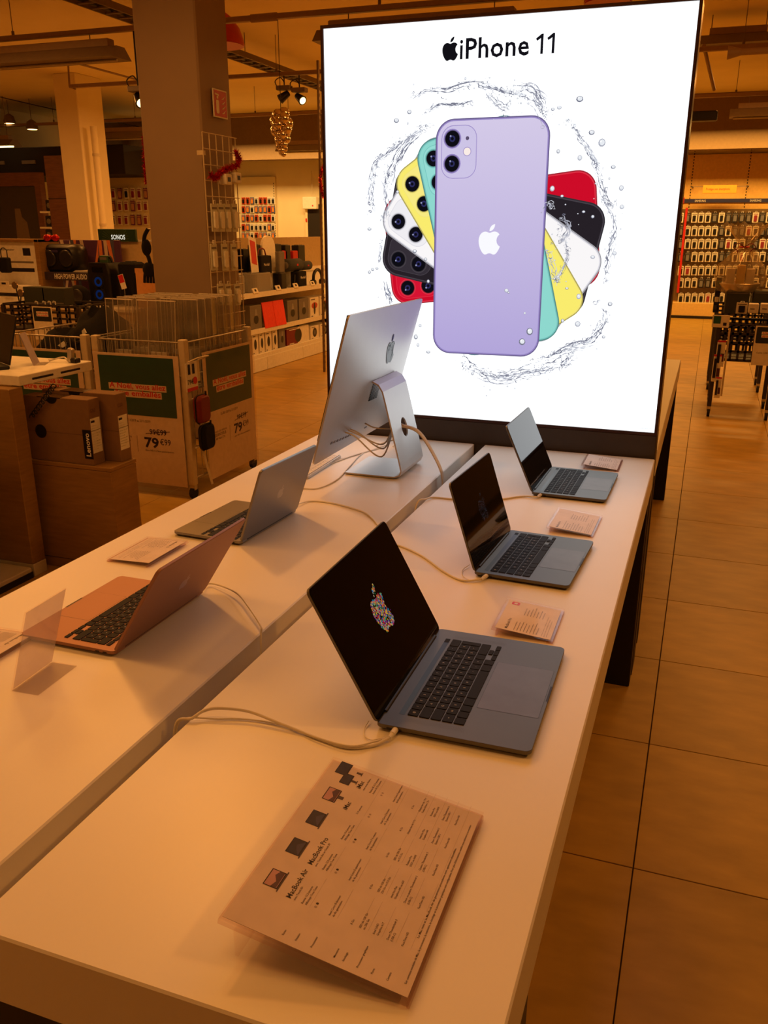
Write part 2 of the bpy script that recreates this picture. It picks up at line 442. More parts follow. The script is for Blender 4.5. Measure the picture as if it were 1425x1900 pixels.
# heading
b = MB(); b.M = FP @ Matrix.Translation((0, 0, .0004))
for poly in APPLE: b.plate([(-.6205 + x * .064, 2.104 + y * .068) for x, y in poly], 0)
b.obj('emblem_print', E_BLACK, lb)
word = 'iPhone'; full = txtmesh(word)[0]; wx0 = min(v[0] for v in full); ks = .222 / (max(v[0] for v in full) - wx0)
for k, ch in enumerate(word):
    b = MB(); b.M = FP @ Matrix.Translation((0, 0, .0004)); xe = max(v[0] for v in txtmesh(word[:k + 1])[0]); lw_ = max(v[0] for v in txtmesh(ch)[0]) - min(v[0] for v in txtmesh(ch)[0])
    b.text(ch, width=lw_ * ks, height=.082, x=-.588 + (xe - lw_ - wx0) * ks, y=2.074, bold=.016); b.obj('heading_letter', E_BLACK, lb)
for x_ in (-.346, -.311):
    b = MB(); b.M = FP @ Matrix.Translation((0, 0, .0004)); b.plate([(x_, 2.117), (x_ + .004, 2.1105), (x_ + .0155, 2.1175), (x_ + .0155, 2.074), (x_ + .0235, 2.074), (x_ + .0235, 2.1295), (x_ + .0175, 2.1295)], 0); b.obj('heading_letter', E_BLACK, lb)
b = MB(); b.M = FP @ Matrix.Translation((0, 0, .0004)); b.text('www.apple.com', width=.035, height=.006, x=.078, y=.926)
b.obj('footer_print', film('pale_grey', (165, 175, 185)), lb)

# fanned phones
PC = (-.4715, 1.523); PW, PH = .378, .757
def phone_print(name, label, ang, zoff, body, edge, ring, main=False):
    b = MB(); b.M = FP @ Matrix.Translation((PC[0], PC[1], zoff)) @ Matrix.Rotation(R(ang), 4, 'Z')
    w, h = PW / 2 * (1 if main else .955), PH / 2 * (1 if main else .955)
    b.plate(rrect(-w, -h, w, h, .062, 8), 0, 0)
    b.plate(rrect(-w + .004, -h + .004, w - .004, h - .004, .058, 8), .00002, 1)
    b.plate(rrect(-w + .0075, -h + .0075, w - .0075, h - .0075, .055, 8), .00004, 2)
    bx0, bx1, by0, by1 = -w + .020, -w + .140, h - .182, h - .020
    b.plate(rrect(bx0, by0, bx1, by1, .040, 6), .00006, 1)
    b.plate(rrect(bx0 + .002, by0 + .002, bx1 - .002, by1 - .002, .038, 6), .00008, 3)
    for cy in (h - .060, h - .136):
        b.plate(circ(bx0 + .037, cy, .030, 24), .00010, 1)
        b.plate(circ(bx0 + .037, cy, .027, 24), .00012, 0)
        b.plate(circ(bx0 + .037, cy, .0245, 24), .00014, 4)
        b.plate(circ(bx0 + .037, cy, .010, 16), .00016, 5)
        b.plate(circ(bx0 + .037, cy, .005, 12), .00018, 4)
        b.plate(circ(bx0 + .031, cy + .008, .003, 8), .00019, 6)
    if main:
        b.plate(circ(bx0 + .088, h - .060, .006, 12), .00012, 7)
        b.plate(circ(bx0 + .088, h - .100, .014, 16), .00010, 1); b.plate(circ(bx0 + .088, h - .100, .012, 16), .00012, 8)
        for poly in APPLE: b.plate([(x * .090 + .003, y * .097 + .005) for x, y in poly], .00012, 9)
    dark = tuple(int(c * .72) for c in edge)
    mats = [film(name + '_rim', dark), film(name + '_edge', edge), film(name + '_body', body[0]), film(name + '_bump', ring), film('lens', (14, 13, 20)), film('iris', (44, 44, 92)),
            film('glint', (150, 155, 190)), film('mic', (92, 80, 110)), film('flash', (250, 236, 230)), film('emblem_white', (250, 250, 255))]
    if main: mats[2] = grad_emit('film_lilac_gradient', (178, 165, 218), (212, 202, 232), 2, 1.14, 1.9)
    o = b.obj('phone_print', mats, lb); o['label'] = label
phone_print('red', 'printed red phone, lowest of the fan', 97, .0002, [(205, 12, 40)], (225, 50, 70), (215, 20, 50))
phone_print('black', 'printed black phone in the fan', 79, .0006, [(38, 32, 38)], (70, 64, 72), (52, 46, 54))
phone_print('white', 'printed white phone in the fan', 57, .0010, [(250, 247, 248)], (222, 220, 228), (240, 238, 242))
phone_print('yellow', 'printed yellow phone in the fan', 34, .0014, [(250, 236, 110)], (244, 228, 120), (248, 234, 130))
phone_print('mint', 'printed mint green phone in the fan', 15, .0018, [(142, 216, 206)], (120, 196, 190), (150, 220, 212))
phone_print('lilac', 'printed lilac phone on top of the fan', 0.3, .0022, [(196, 184, 224)], (150, 134, 196), (205, 196, 230), True)

# water splash: ribbons, cells and drops of printed ink along a broken ring
rs = random.Random(3)
def fp(u, v): p = at(u, v, y=BY + .0055); return (p.x, p.z)
SPL = [([(762, 182), (790, 168), (830, 170), (870, 158), (905, 160), (940, 172), (975, 182), (1000, 198), (1018, 230)], 9, 150),
       ([(955, 165), (985, 168), (1005, 190), (1016, 215)], 14, 90), ([(900, 165), (925, 195), (945, 205)], 13, 50),
       ([(790, 210), (815, 197), (855, 196), (880, 190)], 5, 40),
       ([(812, 231), (775, 245), (740, 268), (712, 288), (697, 305), (690, 340), (687, 370), (689, 395)], 6, 110),
       ([(790, 235), (760, 262), (735, 300), (722, 345)], 10, 70), ([(725, 300), (715, 335), (718, 375), (712, 410)], 6, 40),
       ([(708, 440), (706, 470), (706, 490)], 4, 14), ([(715, 520), (722, 548), (728, 570)], 7, 30),
       ([(1050, 222), (1068, 240), (1082, 262), (1100, 290), (1110, 315), (1117, 345)], 6, 80),
       ([(1105, 300), (1118, 350), (1130, 375), (1142, 385)], 9, 60), ([(1122, 372), (1136, 400), (1138, 430), (1133, 455), (1128, 490), (1126, 525)], 8, 90),
       ([(1040, 405), (1055, 420), (1045, 450), (1030, 440)], 13, 60), ([(1048, 450), (1052, 480), (1038, 510), (1035, 520)], 6, 40),
       ([(1015, 460), (1022, 480), (1030, 510), (1035, 530)], 5, 30),
       ([(858, 664), (880, 682), (905, 696), (940, 700), (980, 690), (1015, 682), (1045, 672)], 14, 190),
       ([(1000, 668), (1030, 655), (1060, 640), (1095, 632), (1112, 612), (1122, 585), (1108, 560)], 9, 120),
       ([(1045, 686), (1052, 672), (1070, 655)], 7, 30), ([(1005, 395), (1020, 378), (1022, 390)], 5, 20)]
rib = MB(); rib.M = FP @ Matrix.Translation((0, 0, .0028))
drp = MB(); drp.M = rib.M
def drop(b, x, z, r, k=0):
    sq = rs.uniform(.7, 1.2); a0 = rs.uniform(0, 6.28); n = 9
    def el(s, dx=0, dz=0): return [(x + dx + s * r * math.cos(6.28 * i / n + a0), z + dz + s * r * sq * math.sin(6.28 * i / n + a0)) for i in range(n)]
    b.plate(el(1), k * 1e-5, rs.choice((0, 1))); b.plate(el(.72, r * .05, r * .1), k * 1e-5 + 3e-6, 3); b.plate(el(.25, -r * .3, r * .35), k * 1e-5 + 6e-6, 4)
def ribbon(C, w0, mi, k):
    up = []; dn = []; n = len(C)
    for i, p in enumerate(C):
        d = (C[min(i + 1, n - 1)] - C[max(i - 1, 0)]).normalized(); e = Vector((-d.y, d.x, 0)); ww = w0 * (.25 + math.sin(math.pi * (i + .3) / n) * (.7 + .6 * math.sin(i * 1.7 + k)))
        up.append(fp(*(p + e * max(ww, .12))[:2])); dn.append(fp(*(p - e * max(ww, .12))[:2]))
    for i in range(n - 1): rib.add([(up[i][0], up[i][1], k * 3e-7), (up[i + 1][0], up[i + 1][1], k * 3e-7), (dn[i + 1][0], dn[i + 1][1], k * 3e-7), (dn[i][0], dn[i][1], k * 3e-7)], [(3, 2, 1, 0)], mi)
cnt = 0
for path, wid, n in SPL:
    S = spline([(p[0], p[1], 0) for p in path], 10)
    nn = [Vector((-(S[min(i + 1, len(S) - 1)] - S[max(i - 1, 0)]).y, (S[min(i + 1, len(S) - 1)] - S[max(i - 1, 0)]).x, 0)).normalized() for i in range(len(S))]
    for k in range(max(4, n // 5)):                  # wavy strands that follow the splash
        L = rs.randrange(6, min(26, len(S))); i0 = rs.randrange(0, len(S) - L + 1); off = rs.gauss(0, wid * .42); a1 = rs.uniform(.4, 2.2); f1 = rs.uniform(.5, 1.3); ph = rs.uniform(0, 6); dr = rs.uniform(-.25, .25)
        C = [S[i] + nn[i] * (off + dr * (i - i0) + a1 * math.sin(f1 * i + ph)) for i in range(i0, i0 + L)]
        cnt += 1; ribbon(C, rs.uniform(.35, 1.0), rs.choices((0, 1, 2, 4), (4, 4, 2, 1))[0], cnt)
    for k in range(n // 2):                          # closed ripples and little cells
        i = rs.randrange(len(S)); c = S[i] + nn[i] * rs.gauss(0, wid * .5); r1 = rs.uniform(1.2, 4.2); r2 = r1 * rs.uniform(.35, .8); a0 = rs.uniform(0, 3.14); sp = rs.uniform(2.2, 6.2)
        C = [c + Vector((r1 * math.cos(sp * q / 9) * math.cos(a0) - r2 * math.sin(sp * q / 9) * math.sin(a0), r1 * math.cos(sp * q / 9) * math.sin(a0) + r2 * math.sin(sp * q / 9) * math.cos(a0), 0)) for q in range(10)]
        cnt += 1; ribbon(C, rs.uniform(.3, .75), rs.choices((0, 1, 2), (4, 4, 2))[0], cnt)
        if rs.random() < .3: x, z = fp(*(c + Vector((rs.gauss(0, wid), rs.gauss(0, wid), 0)))[:2]); drop(drp, x, z, rs.uniform(.0012, .0034))
for u, v, r in [(1076, 184, 6), (760, 208, 4), (736, 224, 5), (757, 229, 2), (1038, 200, 4), (1026, 203, 3), (1098, 246, 5), (1117, 265, 6), (1076, 293, 4), (1036, 281, 3), (1138, 310, 4),
                (1153, 349, 4), (1154, 384, 4), (686, 425, 4), (686, 505, 3), (692, 500, 3), (700, 498, 3), (772, 625, 4), (776, 640, 3), (780, 604, 3), (795, 653, 4), (1132, 564, 4), (1072, 601, 5),
                (1025, 350, 4), (1043, 364, 3), (1100, 477, 4), (1052, 535, 3), (1074, 550, 4), (1044, 595, 3), (940, 539, 4), (944, 543, 2), (969, 634, 6), (983, 615, 6), (974, 581, 2), (738, 356, 3),
                (770, 466, 4), (1083, 393, 3), (1100, 402, 3), (864, 146, 2), (877, 693, 3), (790, 481, 3), (795, 522, 3), (1140, 470, 4), (1120, 625, 3)]:
    x, z = fp(u, v); drop(drp, x, z, r * .0019, 4)
wm = [film('water_dark', (120, 122, 140)), film('water_mid', (172, 174, 188)), film('water_pale', (206, 210, 220)), film('water_fill', (232, 236, 242)), film('water_shine', (255, 255, 255))]
o = rib.obj('water_splash_print', wm, lb); o['kind'] = 'stuff'
drp.obj('water_drop_print', wm, lb)['kind'] = 'stuff'

# ------------------------------------------------------------------ laptops
ROWS = [[1] * 13 + [1.5], [1.75] + [1] * 12 + [1], [1.75] + [1] * 12 + [.75], [1.25] + [1] * 11 + [2.25], [1, 1, 1, 1.25, 5, 1.25, 1, 1, 'ud', 1]]
LEG = ["@1234567890)-", " AZERTYUIOP^$", " QSDFGHJKLM%*", "<WXCVBN?;:=", ""]
KEYS = {}
def keymesh(w, d):
    k = (round(w, 4), round(d, 4))
    if k not in KEYS:
        c = .0012; b = MB()
        b.loft([[(x, y, 0) for x, y in rrect(-w / 2, -d / 2, w / 2, d / 2, .0015, 2)], [(x, y, .0009) for x, y in rrect(-w / 2, -d / 2, w / 2, d / 2, .0015, 2)],
                [(x, y, .0012) for x, y in rrect(-w / 2 + .0004, -d / 2 + .0004, w / 2 - .0004, d / 2 - .0004, .0013, 2)]])
        KEYS[k] = b.obj('key', M_KEY, me_only=True)
    return KEYS[k]

def laptop(label, W, D, lid, loc, rz, metal, pro, kx, kd, pitch, pad, dots=0, lidh=None, back_logo=None, group='laptops on the display tables'):
    """user sits at -y, hinge at +y; d measured from the hinge edge"""
    t = thing('laptop', label, 'laptop', loc, rz, group)
    hy = D / 2; zb, zt = .0022, .0125 if pro else .0118
    out = rrect(-W / 2, -D / 2, W / 2, D / 2, .0105, 6); inn = rrect(-W / 2 + .004, -D / 2 + .004, W / 2 - .004, D / 2 - .004, .008, 6)
    b = MB()
    b.loft([[(x, y, zb) for x, y in inn], [(x, y, zb + .004) for x, y in out], [(x, y, zt - .0006) for x, y in out], [(x * .9985, y * .9985, zt) for x, y in out]])
    base = b.obj('base', metal, t)
    for sx in (-1, 1):
        for sy in (-1, 1): MB().lathe([(.006, 0), (.006, .0024)], 10, (sx * (W / 2 - .03), sy * (D / 2 - .03), 0)).obj('foot', M_RUBBER, t)
    for k in (0, 1):                                   # ports on both sides
        for sx in (-1, 1):
            y = hy - .022 - k * .016; b = MB()
            b.M = Matrix(((0, 0, sx, sx * (W / 2 + .0001)), (1, 0, 0, 0), (0, 1, 0, 0), (0, 0, 0, 1)))
            b.plate(rrect(y - .0045, .0055, y + .0045, .0085, .0014, 3), 0); b.obj('port', M_BLACK, t)
    b = MB(); b.box(-.025, -D / 2 - .0004, zt - .0028, .025, -D / 2 + .003, zt + .0001); b.obj('thumb_notch', mat('notch_shadow', (60, 56, 56), .5, metal=.8), t)
    # key well and keys
    x0, x1 = -kx / 2, kx / 2; un = kx / 14.5; gp = un * .105
    rows_d = kd + 5 * pitch
    b = MB(); b.plate(rrect(x0 - .0004, hy - rows_d + .0004, x1 + .0004, hy - kd + .0004, .002, 3), zt + .0001); b.obj('key_well', metal, t)
    leg = MB(); kz = zt + .0002
    for r in range(5):
        x = x0; yt = hy - kd - r * pitch; yc = yt - pitch / 2
        for i, u in enumerate(ROWS[r]):
            if u == 'ud':
                for s in (-1, 1): mobj('key', keymesh(un - gp, pitch / 2 - gp * .6), t, (x + un / 2, yc + s * pitch / 4, kz))
                x += un; continue
            if r == 1 and i == 13:
                x += un; continue
            if r == 2 and i == 13:
                mobj('key', keymesh(.75 * un - gp, 2 * pitch - gp), t, (x + .375 * un, yc + pitch / 2, kz)); continue
            hh = pitch / 2 - gp * .6 if (r == 4 and i in (7, 9)) else pitch - gp
            mobj('key', keymesh(u * un - gp, hh), t, (x + u * un / 2, yc - (pitch / 4 if hh < pitch / 2 else 0), kz))
            if i < len(LEG[r]) and LEG[r][i] != ' ':
                leg.text(LEG[r][i], height=.0052, x=x + u * un / 2, y=yc - .0018, align='C', z=kz + .0014)
            x += u * un
    # tall return key covers the end of row two
    fr = MB()
    leg.obj('key_legend', M_LEGEND, t)
    if pro:
        b = MB(); b.plate(rrect(x0, hy - kd + .0035, x1, hy - kd + .0125, .001, 2), zt + .0002); tb = b.obj('touch_bar', M_TOUCH, t)
        b = MB(); b.plate(rrect(x1 - .016, hy - kd + .0037, x1 - .0005, hy - kd + .0123, .001, 2), zt + .0004); b.obj('power_key', M_KEY, tb)
    else:
        for i in range(14):
            w = kx / 14; mobj('key', keymesh(w - gp, .0085), t, (x0 + (i + .5) * w, hy - kd + .0065, kz))
        b = MB(); b.plate(rrect(x0 - .0004, hy - kd, x1 + .0004, hy - kd + .012, .002, 3), zt + .0001); b.obj('key_well', metal, t)
    # trackpad
    pw, p0, p1 = pad
    b = MB(); b.plate(rrect(-pw / 2 - .0005, hy - p1 - .0005, pw / 2 + .0005, hy - p0 + .0005, .003, 4), zt + .0001, 0)
    b.plate(rrect(-pw / 2, hy - p1, pw / 2, hy - p0, .003, 4), zt + .0002, 1)
    b.obj('trackpad', [M_BLACK, metal if metal is not M_GREY else mat('trackpad_grey', (118, 111, 106), .46, metal=1.0)], t)
    if pro and W > .32:
        for sx in (-1, 1):
            b = MB()
            for i in range(5):
                for j in range(40):
                    b.plate(circ(sx * (kx / 2 + .008 + i * .0022), hy - kd - .002 - j * .0024, .0005, 4), zt + .0001)
            b.obj('speaker_grille', mat('grille_hole', (70, 70, 76), .6), t)['kind'] = 'stuff'
    # lid
    lh = lidh or D * .975
    ML = Matrix.Translation((0, hy - .004, zt)) @ Matrix.Rotation(-(math.pi / 2 - lid), 4, 'X')
    prof = rrect(-W / 2, 0, W / 2, lh, .0105, 6)
    FL = ML @ Matrix(((1, 0, 0, 0), (0, 0, -1, 0), (0, 1, 0, 0), (0, 0, 0, 1)))     # local xy -> lid plane, +z out of the glass
    b = MB(); b.M = FL
    b.loft([[(x * .985, lh / 2 + (y - lh / 2) * .985, -.0054) for x, y in prof], [(x, y, -.0042) for x, y in prof], [(x, y, 0) for x, y in prof]])
    ld = b.obj('lid', metal, t)
    b = MB(); b.M = FL
    g_ = rrect(-W / 2 + .0012, .0012, W / 2 - .0012, lh - .0012, .0095, 6)
    b.loft([[(x, y, .0001) for x, y in g_], [(x, y, .0007) for x, y in g_]]); b.obj('screen', M_GLASS, t)
    b = MB(); b.M = Matrix.Translation((0, hy - .003, zt - .001)) @ Matrix.Rotation(math.pi / 2, 4, 'Y')
    b.lathe([(.0045, -W * .40), (.0045, W * .40)], 12); b.obj('hinge', M_BLACK, t)
    if dots:
        rd = random.Random(11); b = MB(); b.M = FL; S = .080 if W > .32 else .070; cy = lh * .53; n = 0
        for _ in range(6000):
            p = (rd.uniform(-.5, .5), rd.uniform(-.5, .5))
            if inside(p, APPLE[0]) or (inside(p, APPLE[1])):
                r = rd.uniform(.0008, .0016) if dots == 1 else rd.uniform(.0003, .0006)
                b.plate([(p[0] * S + r * math.cos(1.2566 * i), cy + p[1] * S + r * 1.5 * math.sin(1.2566 * i)) for i in range(5)], .0010 + n * 1e-7, rd.randrange(7)); n += 1
                if n > (700 if dots == 1 else 420): break
        cs = [(190, 30, 60), (40, 110, 165), (215, 165, 40), (40, 130, 75), (120, 45, 130), (215, 95, 45), (170, 165, 130)]
        if dots == 2: cs = [(90, 80, 90), (80, 95, 110), (110, 100, 110), (120, 60, 80), (70, 80, 90), (110, 95, 90), (130, 125, 120)]
        o = b.obj('screen_emblem', [mat('pixel_%d_%d' % (dots, i), c, emit=.75 if dots == 1 else .3) for i, c in enumerate(cs)], t); o['kind'] = 'stuff'
    if back_logo:
        b = MB(); b.M = ML @ Matrix(((-1, 0, 0, 0), (0, 0, 1, .0056), (0, 1, 0, 0), (0, 0, 0, 1)))
        for poly in APPLE: b.plate([(x * .036, lh / 2 + y * .036) for x, y in poly], 0)
        b.obj('lid_emblem', back_logo, t)
    return t

def lap_at(x, y, an, W, D):      # near hinge corner and turn -> centre, for laptops facing +X
    u = Vector((math.cos(an), math.sin(an), 0)); v = Vector((-math.sin(an), math.cos(an), 0))
    c = Vector((x, y, T)) + u * D / 2 + v * W / 2
    return c, math.pi / 2 + an
c, rz = lap_at(-.1674, .4259, .0125, .3493, .2407)
laptop('large dark grey laptop nearest the camera, bright dotted emblem on its black screen', .3493, .2407, 1.0689, c, rz, M_GREY, True, .277, .0385, .0186, (.160, .137, .235), dots=1)
c, rz = lap_at(-.1805, 1.0776, -.0504, .3041, .2124)
laptop('dark grey laptop in the middle of the right table, faint emblem on screen', .3041, .2124, 1.2514, c, rz, M_GREY, True, .273, .0325, .0182, (.134, .127, .208), dots=2)
c, rz = lap_at(-.1765, 1.7284, -.0175, .3041, .2124)
laptop('dark grey laptop beside the light box, its screen mirroring the lit film', .3041, .2124, 1.1413, c, rz, M_GREY, True, .273, .0325, .0182, (.134, .127, .208))
def lap_left(xh, y0, an, W, D):  # hinge corner nearest the camera, laptop facing -X
    u = Vector((-math.cos(an), -math.sin(an), 0)); v = Vector((-math.sin(an), math.cos(an), 0))
    c = Vector((xh, y0, T)) + u * D / 2 + v * W / 2
    return c, -math.pi / 2 + an
c, rz = lap_left(-.690, .484, 0.0, .3041, .2124)
laptop('gold laptop on the left table, seen from behind its open lid', .3041, .2124, R(57.6), c, rz, M_GOLD, False, .273, .034, .0182, (.120, .129, .207), lidh=.206, back_logo=mat('gold_emblem', (176, 138, 118), .3, metal=1))
c, rz = lap_left(-.760, 1.068, -.05, .285, .199)
laptop('small silver grey laptop on the left table between gold laptop and desktop computer', .285, .199, R(70.5), c, rz, mat('pale_grey_aluminium', (142, 138, 132), .38, metal=1.0, var=.01), False, .270, .030, .0182, (.112, .126, .195), lidh=.198, back_logo=mat('grey_emblem', (158, 152, 146), .3, metal=1))

# ------------------------------------------------------------------ all-in-one desktop computer
ic = Vector((-.69, 1.862, T))
im = thing('desktop_computer', 'silver all-in-one desktop computer seen from behind on a curved metal stand', 'computer', ic)
tilt = math.atan2(.118, .428)
# screen local frame: x along +Y (width), y up the screen, z out of the back (+X)
SM = Matrix.Translation(Vector((-.783, 1.858, .912)) - ic) @ Matrix(((0, math.sin(tilt), math.cos(tilt), 0), (1, 0, 0, 0), (0, math.cos(tilt), -math.sin(tilt), 0), (0, 0, 0, 1)))
W2, HH = .325, .444
b = MB(); b.M = SM
def bulge(x, y):
    fx = 1 - min(1, abs(x) / W2) ** 2.4; fy = 1 - min(1, abs(y - HH / 2) / (HH / 2)) ** 2.4
    return .0055 + .037 * fx * fy
NX, NY = 30, 24; vs = []; fs = []
for iy in range(NY + 1):
    for ix in range(NX + 1):
        tx, ty = -1 + 2 * ix / NX, -1 + 2 * iy / NY; x_, y_ = W2 * tx, HH / 2 + HH / 2 * ty
        cr = .012; ex, ey = max(0, abs(x_) - (W2 - cr)), max(0, abs(y_ - HH / 2) - (HH / 2 - cr)); rr_ = math.hypot(ex, ey)
        if rr_ > cr: x_ -= math.copysign(ex * (1 - cr / rr_), x_); y_ -= math.copysign(ey * (1 - cr / rr_), y_ - HH / 2)
        vs.append((x_, y_, bulge(x_, y_)))
for iy in range(NY):
    for ix in range(NX): a = iy * (NX + 1) + ix; fs.append((a, a + 1, a + NX + 2, a + NX + 1))
b.add(vs, fs, 0, True)
rim = rrect(-W2, 0, W2, HH, .012, 5); b.loft([[(x, y, 0) for x, y in rim], [(x, y, .0056) for x, y in rim]], 0, False)
b.obj('housing', M_ALU, im)
b = MB(); b.M = SM; b.box(-W2 + .001, .075, -.002, W2 - .001, HH - .001, .0, 0); b.obj('screen', M_GLASS, im)
b = MB(); b.M = SM
for poly in APPLE:
    b.loft([[(.012 + x * .082, .318 + y * .088, bulge(.012 + x * .082, .318 + y * .088) + z) for x, y in poly] for z in (-.002, .0012)])
b.obj('back_emblem', mat('mirror_black', (26, 26, 30), .06, metal=0.9), im)
b = MB(); b.M = SM
for i in range(12):
    for j in (0, 1):
        zz_ = bulge(-.06, .19 + i * .005); b.box(-.082 + j * .036, .165 + i * .0052, zz_ - .004, -.05 + j * .036, .168 + i * .0052, zz_ + .0006)
b.obj('vent_slot', M_BLACK, im)
b = MB(); b.M = SM
for i in range(8): b.box(-.250 + i * .019, .052, .005, -.238 + i * .019, .060, bulge(-.244 + i * .019, .056) + .0008)
b.box(.00, .05, .01, .02, .056, bulge(.01, .053) + .0008); b.obj('port', mat('port_grey', (120, 110, 105), .4, metal=.5), im)
# stand: foot plate, bend and arm in one strip with a cable hole
prof = [(-.083, .0045), (.05, .0045), (.082, .0055), (.098, .012), (.104, .026), (.100, .045), (.085, .105), (.066, .180), (.052, .235), (.043, .268), (.030, .288), (.010, .297)]
th = .0048; yw = .1075
P = [Vector((p[0], 0, p[1])) for p in prof]; F_, Bk = [], []
for i, p in enumerate(P):
    d = (P[min(i + 1, len(P) - 1)] - P[max(i - 1, 0)]).normalized(); n_ = Vector((d.z, 0, -d.x)); F_.append(p - n_ * th / 2); Bk.append(p + n_ * th / 2)
b = MB()
def strip(i0, i1, ya, yb, yc=None, yd=None):
    yc = ya if yc is None else yc; yd = yb if yd is None else yd
    for i in range(i0, i1):
        A = [(F_[i].x, ya, F_[i].z), (F_[i].x, yb, F_[i].z), (Bk[i].x, yb, Bk[i].z), (Bk[i].x, ya, Bk[i].z)]
        B_ = [(F_[i + 1].x, yc, F_[i + 1].z), (F_[i + 1].x, yd, F_[i + 1].z), (Bk[i + 1].x, yd, Bk[i + 1].z), (Bk[i + 1].x, yc, Bk[i + 1].z)]
        b.loft([A, B_])
strip(0, 6, -yw, yw); strip(7, 11, -yw, yw)
# the piece with the hole is built as a ring of quads
A, Bq = F_[6], F_[7]; N = 24; hz0 = .5
def pt(layer, y, t): q = layer[6].lerp(layer[7], t); return (q.x, y, q.z)
hole = [(.026 * math.cos(6.28318 * i / N), .5 + .40 * math.sin(6.28318 * i / N)) for i in range(N)]
def outer(i):
    a = 6.28318 * i / N; cx, cy = math.cos(a), math.sin(a); k = 1 / max(abs(cx), abs(cy)); return (yw * cx * k, .5 + .5 * cy * k)
vs = []; fs = []
for i in range(N):
    h, o_ = hole[i], outer(i); vs += [pt(F_, *o_), pt(F_, *h), pt(Bk, *o_), pt(Bk, *h)]
for i in range(N):
    a, c_ = 4 * i, 4 * ((i + 1) % N); fs += [(a, c_, c_ + 1, a + 1), (a + 2, a + 3, c_ + 3, c_ + 2), (a + 1, c_ + 1, c_ + 3, a + 3), (a, a + 2, c_ + 2, c_)]
b.add(vs, fs)
b.obj('stand', M_ALU, im)

# keyboard and mouse-pad sized white keyboard before the screen
kb = thing('computer_keyboard', 'slim white keyboard lying half hidden in front of the desktop computer', 'keyboard', (-.915, 1.80, T), R(-90 + 1))
b = MB(); b.loft([[(x, y, .0005) for x, y in rrect(-.14, -.055, .14, .055, .008)], [(x, y, .004 + (y + .055) * .05) for x, y in rrect(-.14, -.055, .14, .055, .008)]]); b.obj('case', M_ALU, kb)
kw = MB().box(-.0085, -.0075, 0, .0085, .0075, .0015).obj('key', M_WHITE, me_only=True)
for r in range(6):
    for i in range(14): mobj('key', kw, kb, (-.1265 + i * .01945, -.044 + r * .0172, .0046 + (.011 + r * .0172) * .05))

# ------------------------------------------------------------------ cables on the tables
def cable(label, pts, r=.0022, plug=None, name='charging_cable'):
    t = thing(name, label, 'cable', pts[0])
    o = Vector(pts[0])
    MB().tube([Vector(p) - o for p in pts], r, 8, 0, 8).obj('cord', M_CABLE, t)
    if plug:
        a, c = Vector(plug[0]) - o, Vector(plug[1]) - o
        b = MB(); b.cyl(a, a.lerp(c, .35), .003, .0036, 10); b.cyl(a.lerp(c, .35), c, .0048, .0048, 12); b.obj('plug', M_WHITE, t)
    return t
def tp(u, v, h=.0024): return at(u, v, z=T + h)
def gap(u, v, dz=-.12): p = at(u, v, z=T); return Vector((-.472, p.y, T + dz))
p1a, p1b = tp(722, 1369, .006), tp(737, 1350, .007)
cable('white charging cable of the large laptop nearest the camera', [gap(330, 1350), Vector((-.472, tp(345, 1340).y, T - .01)), tp(356, 1333, .006), tp(376, 1320, .012), tp(405, 1314, .016), tp(461, 1320, .014), tp(517, 1341, .008), tp(580, 1366), tp(640, 1386), tp(690, 1384), p1a], .0026, (p1a, p1b))
cable('thin second white cord looping beside the large laptop', [Vector((-.472, tp(345, 1342).y, T - .05)), Vector((-.462, tp(349, 1339).y, T + .002)), tp(405, 1334), tp(461, 1335), tp(531, 1347), tp(590, 1369, .006), tp(650, 1384, .007), tp(695, 1376, .006), tp(718, 1368, .005)], .0015)
cable('hair-thin security wire curling under the lid of the large laptop', [tp(684, 1338, .004), tp(676, 1352), tp(677, 1366), tp(690, 1373), tp(715, 1368, .004)], .0008)
p2a, p2b = tp(893, 1075, .006), tp(906, 1066, .007)
cable('white charging cable running to the middle laptop', [gap(668, 1010), Vector((-.468, tp(692, 1012).y, T - .005)), tp(705, 1006, .006), tp(739, 1012), tp(782, 1031), tp(824, 1061), tp(858, 1077), p2a], .0024, (p2a, p2b))
cable('hair-thin security wire at the corner of the middle laptop', [tp(871, 1048, .004), tp(858, 1058), tp(860, 1070), tp(872, 1076), tp(890, 1076, .004)], .0008)
p3a, p3b = tp(997, 922, .006), tp(1006, 916, .007)
cable('white charging cable running to the laptop beside the light box', [gap(770, 945), Vector((-.466, tp(782, 934).y, T - .004)), tp(790, 926, .005), tp(806, 923), tp(840, 926), tp(888, 930), tp(932, 926), tp(969, 921), p3a], .0024, (p3a, p3b))
cable('white cord curving away from the small silver laptop to the table gap', [at(550, 936, z=T + .008), tp(575, 930), tp(613, 933), tp(653, 943), tp(680, 953), tp(699, 972), tp(705, 985, .004), Vector((-.478, tp(707, 1000).y, T - .01)), Vector((-.474, tp(707, 1000).y, T - .12))], .0022)
cable('white cord curving from the gold laptop over the table edge', [at(378, 1093, z=T + .008), tp(388, 1083, .006), tp(413, 1088, .010), tp(441, 1102, .014), tp(461, 1126, .016), tp(483, 1160, .012), Vector((-.487, tp(490, 1175).y - .004, T + .004)), Vector((-.476, tp(494, 1185).y - .01, T - .03)), Vector((-.473, tp(494, 1190).y - .015, T - .13))], .0020)
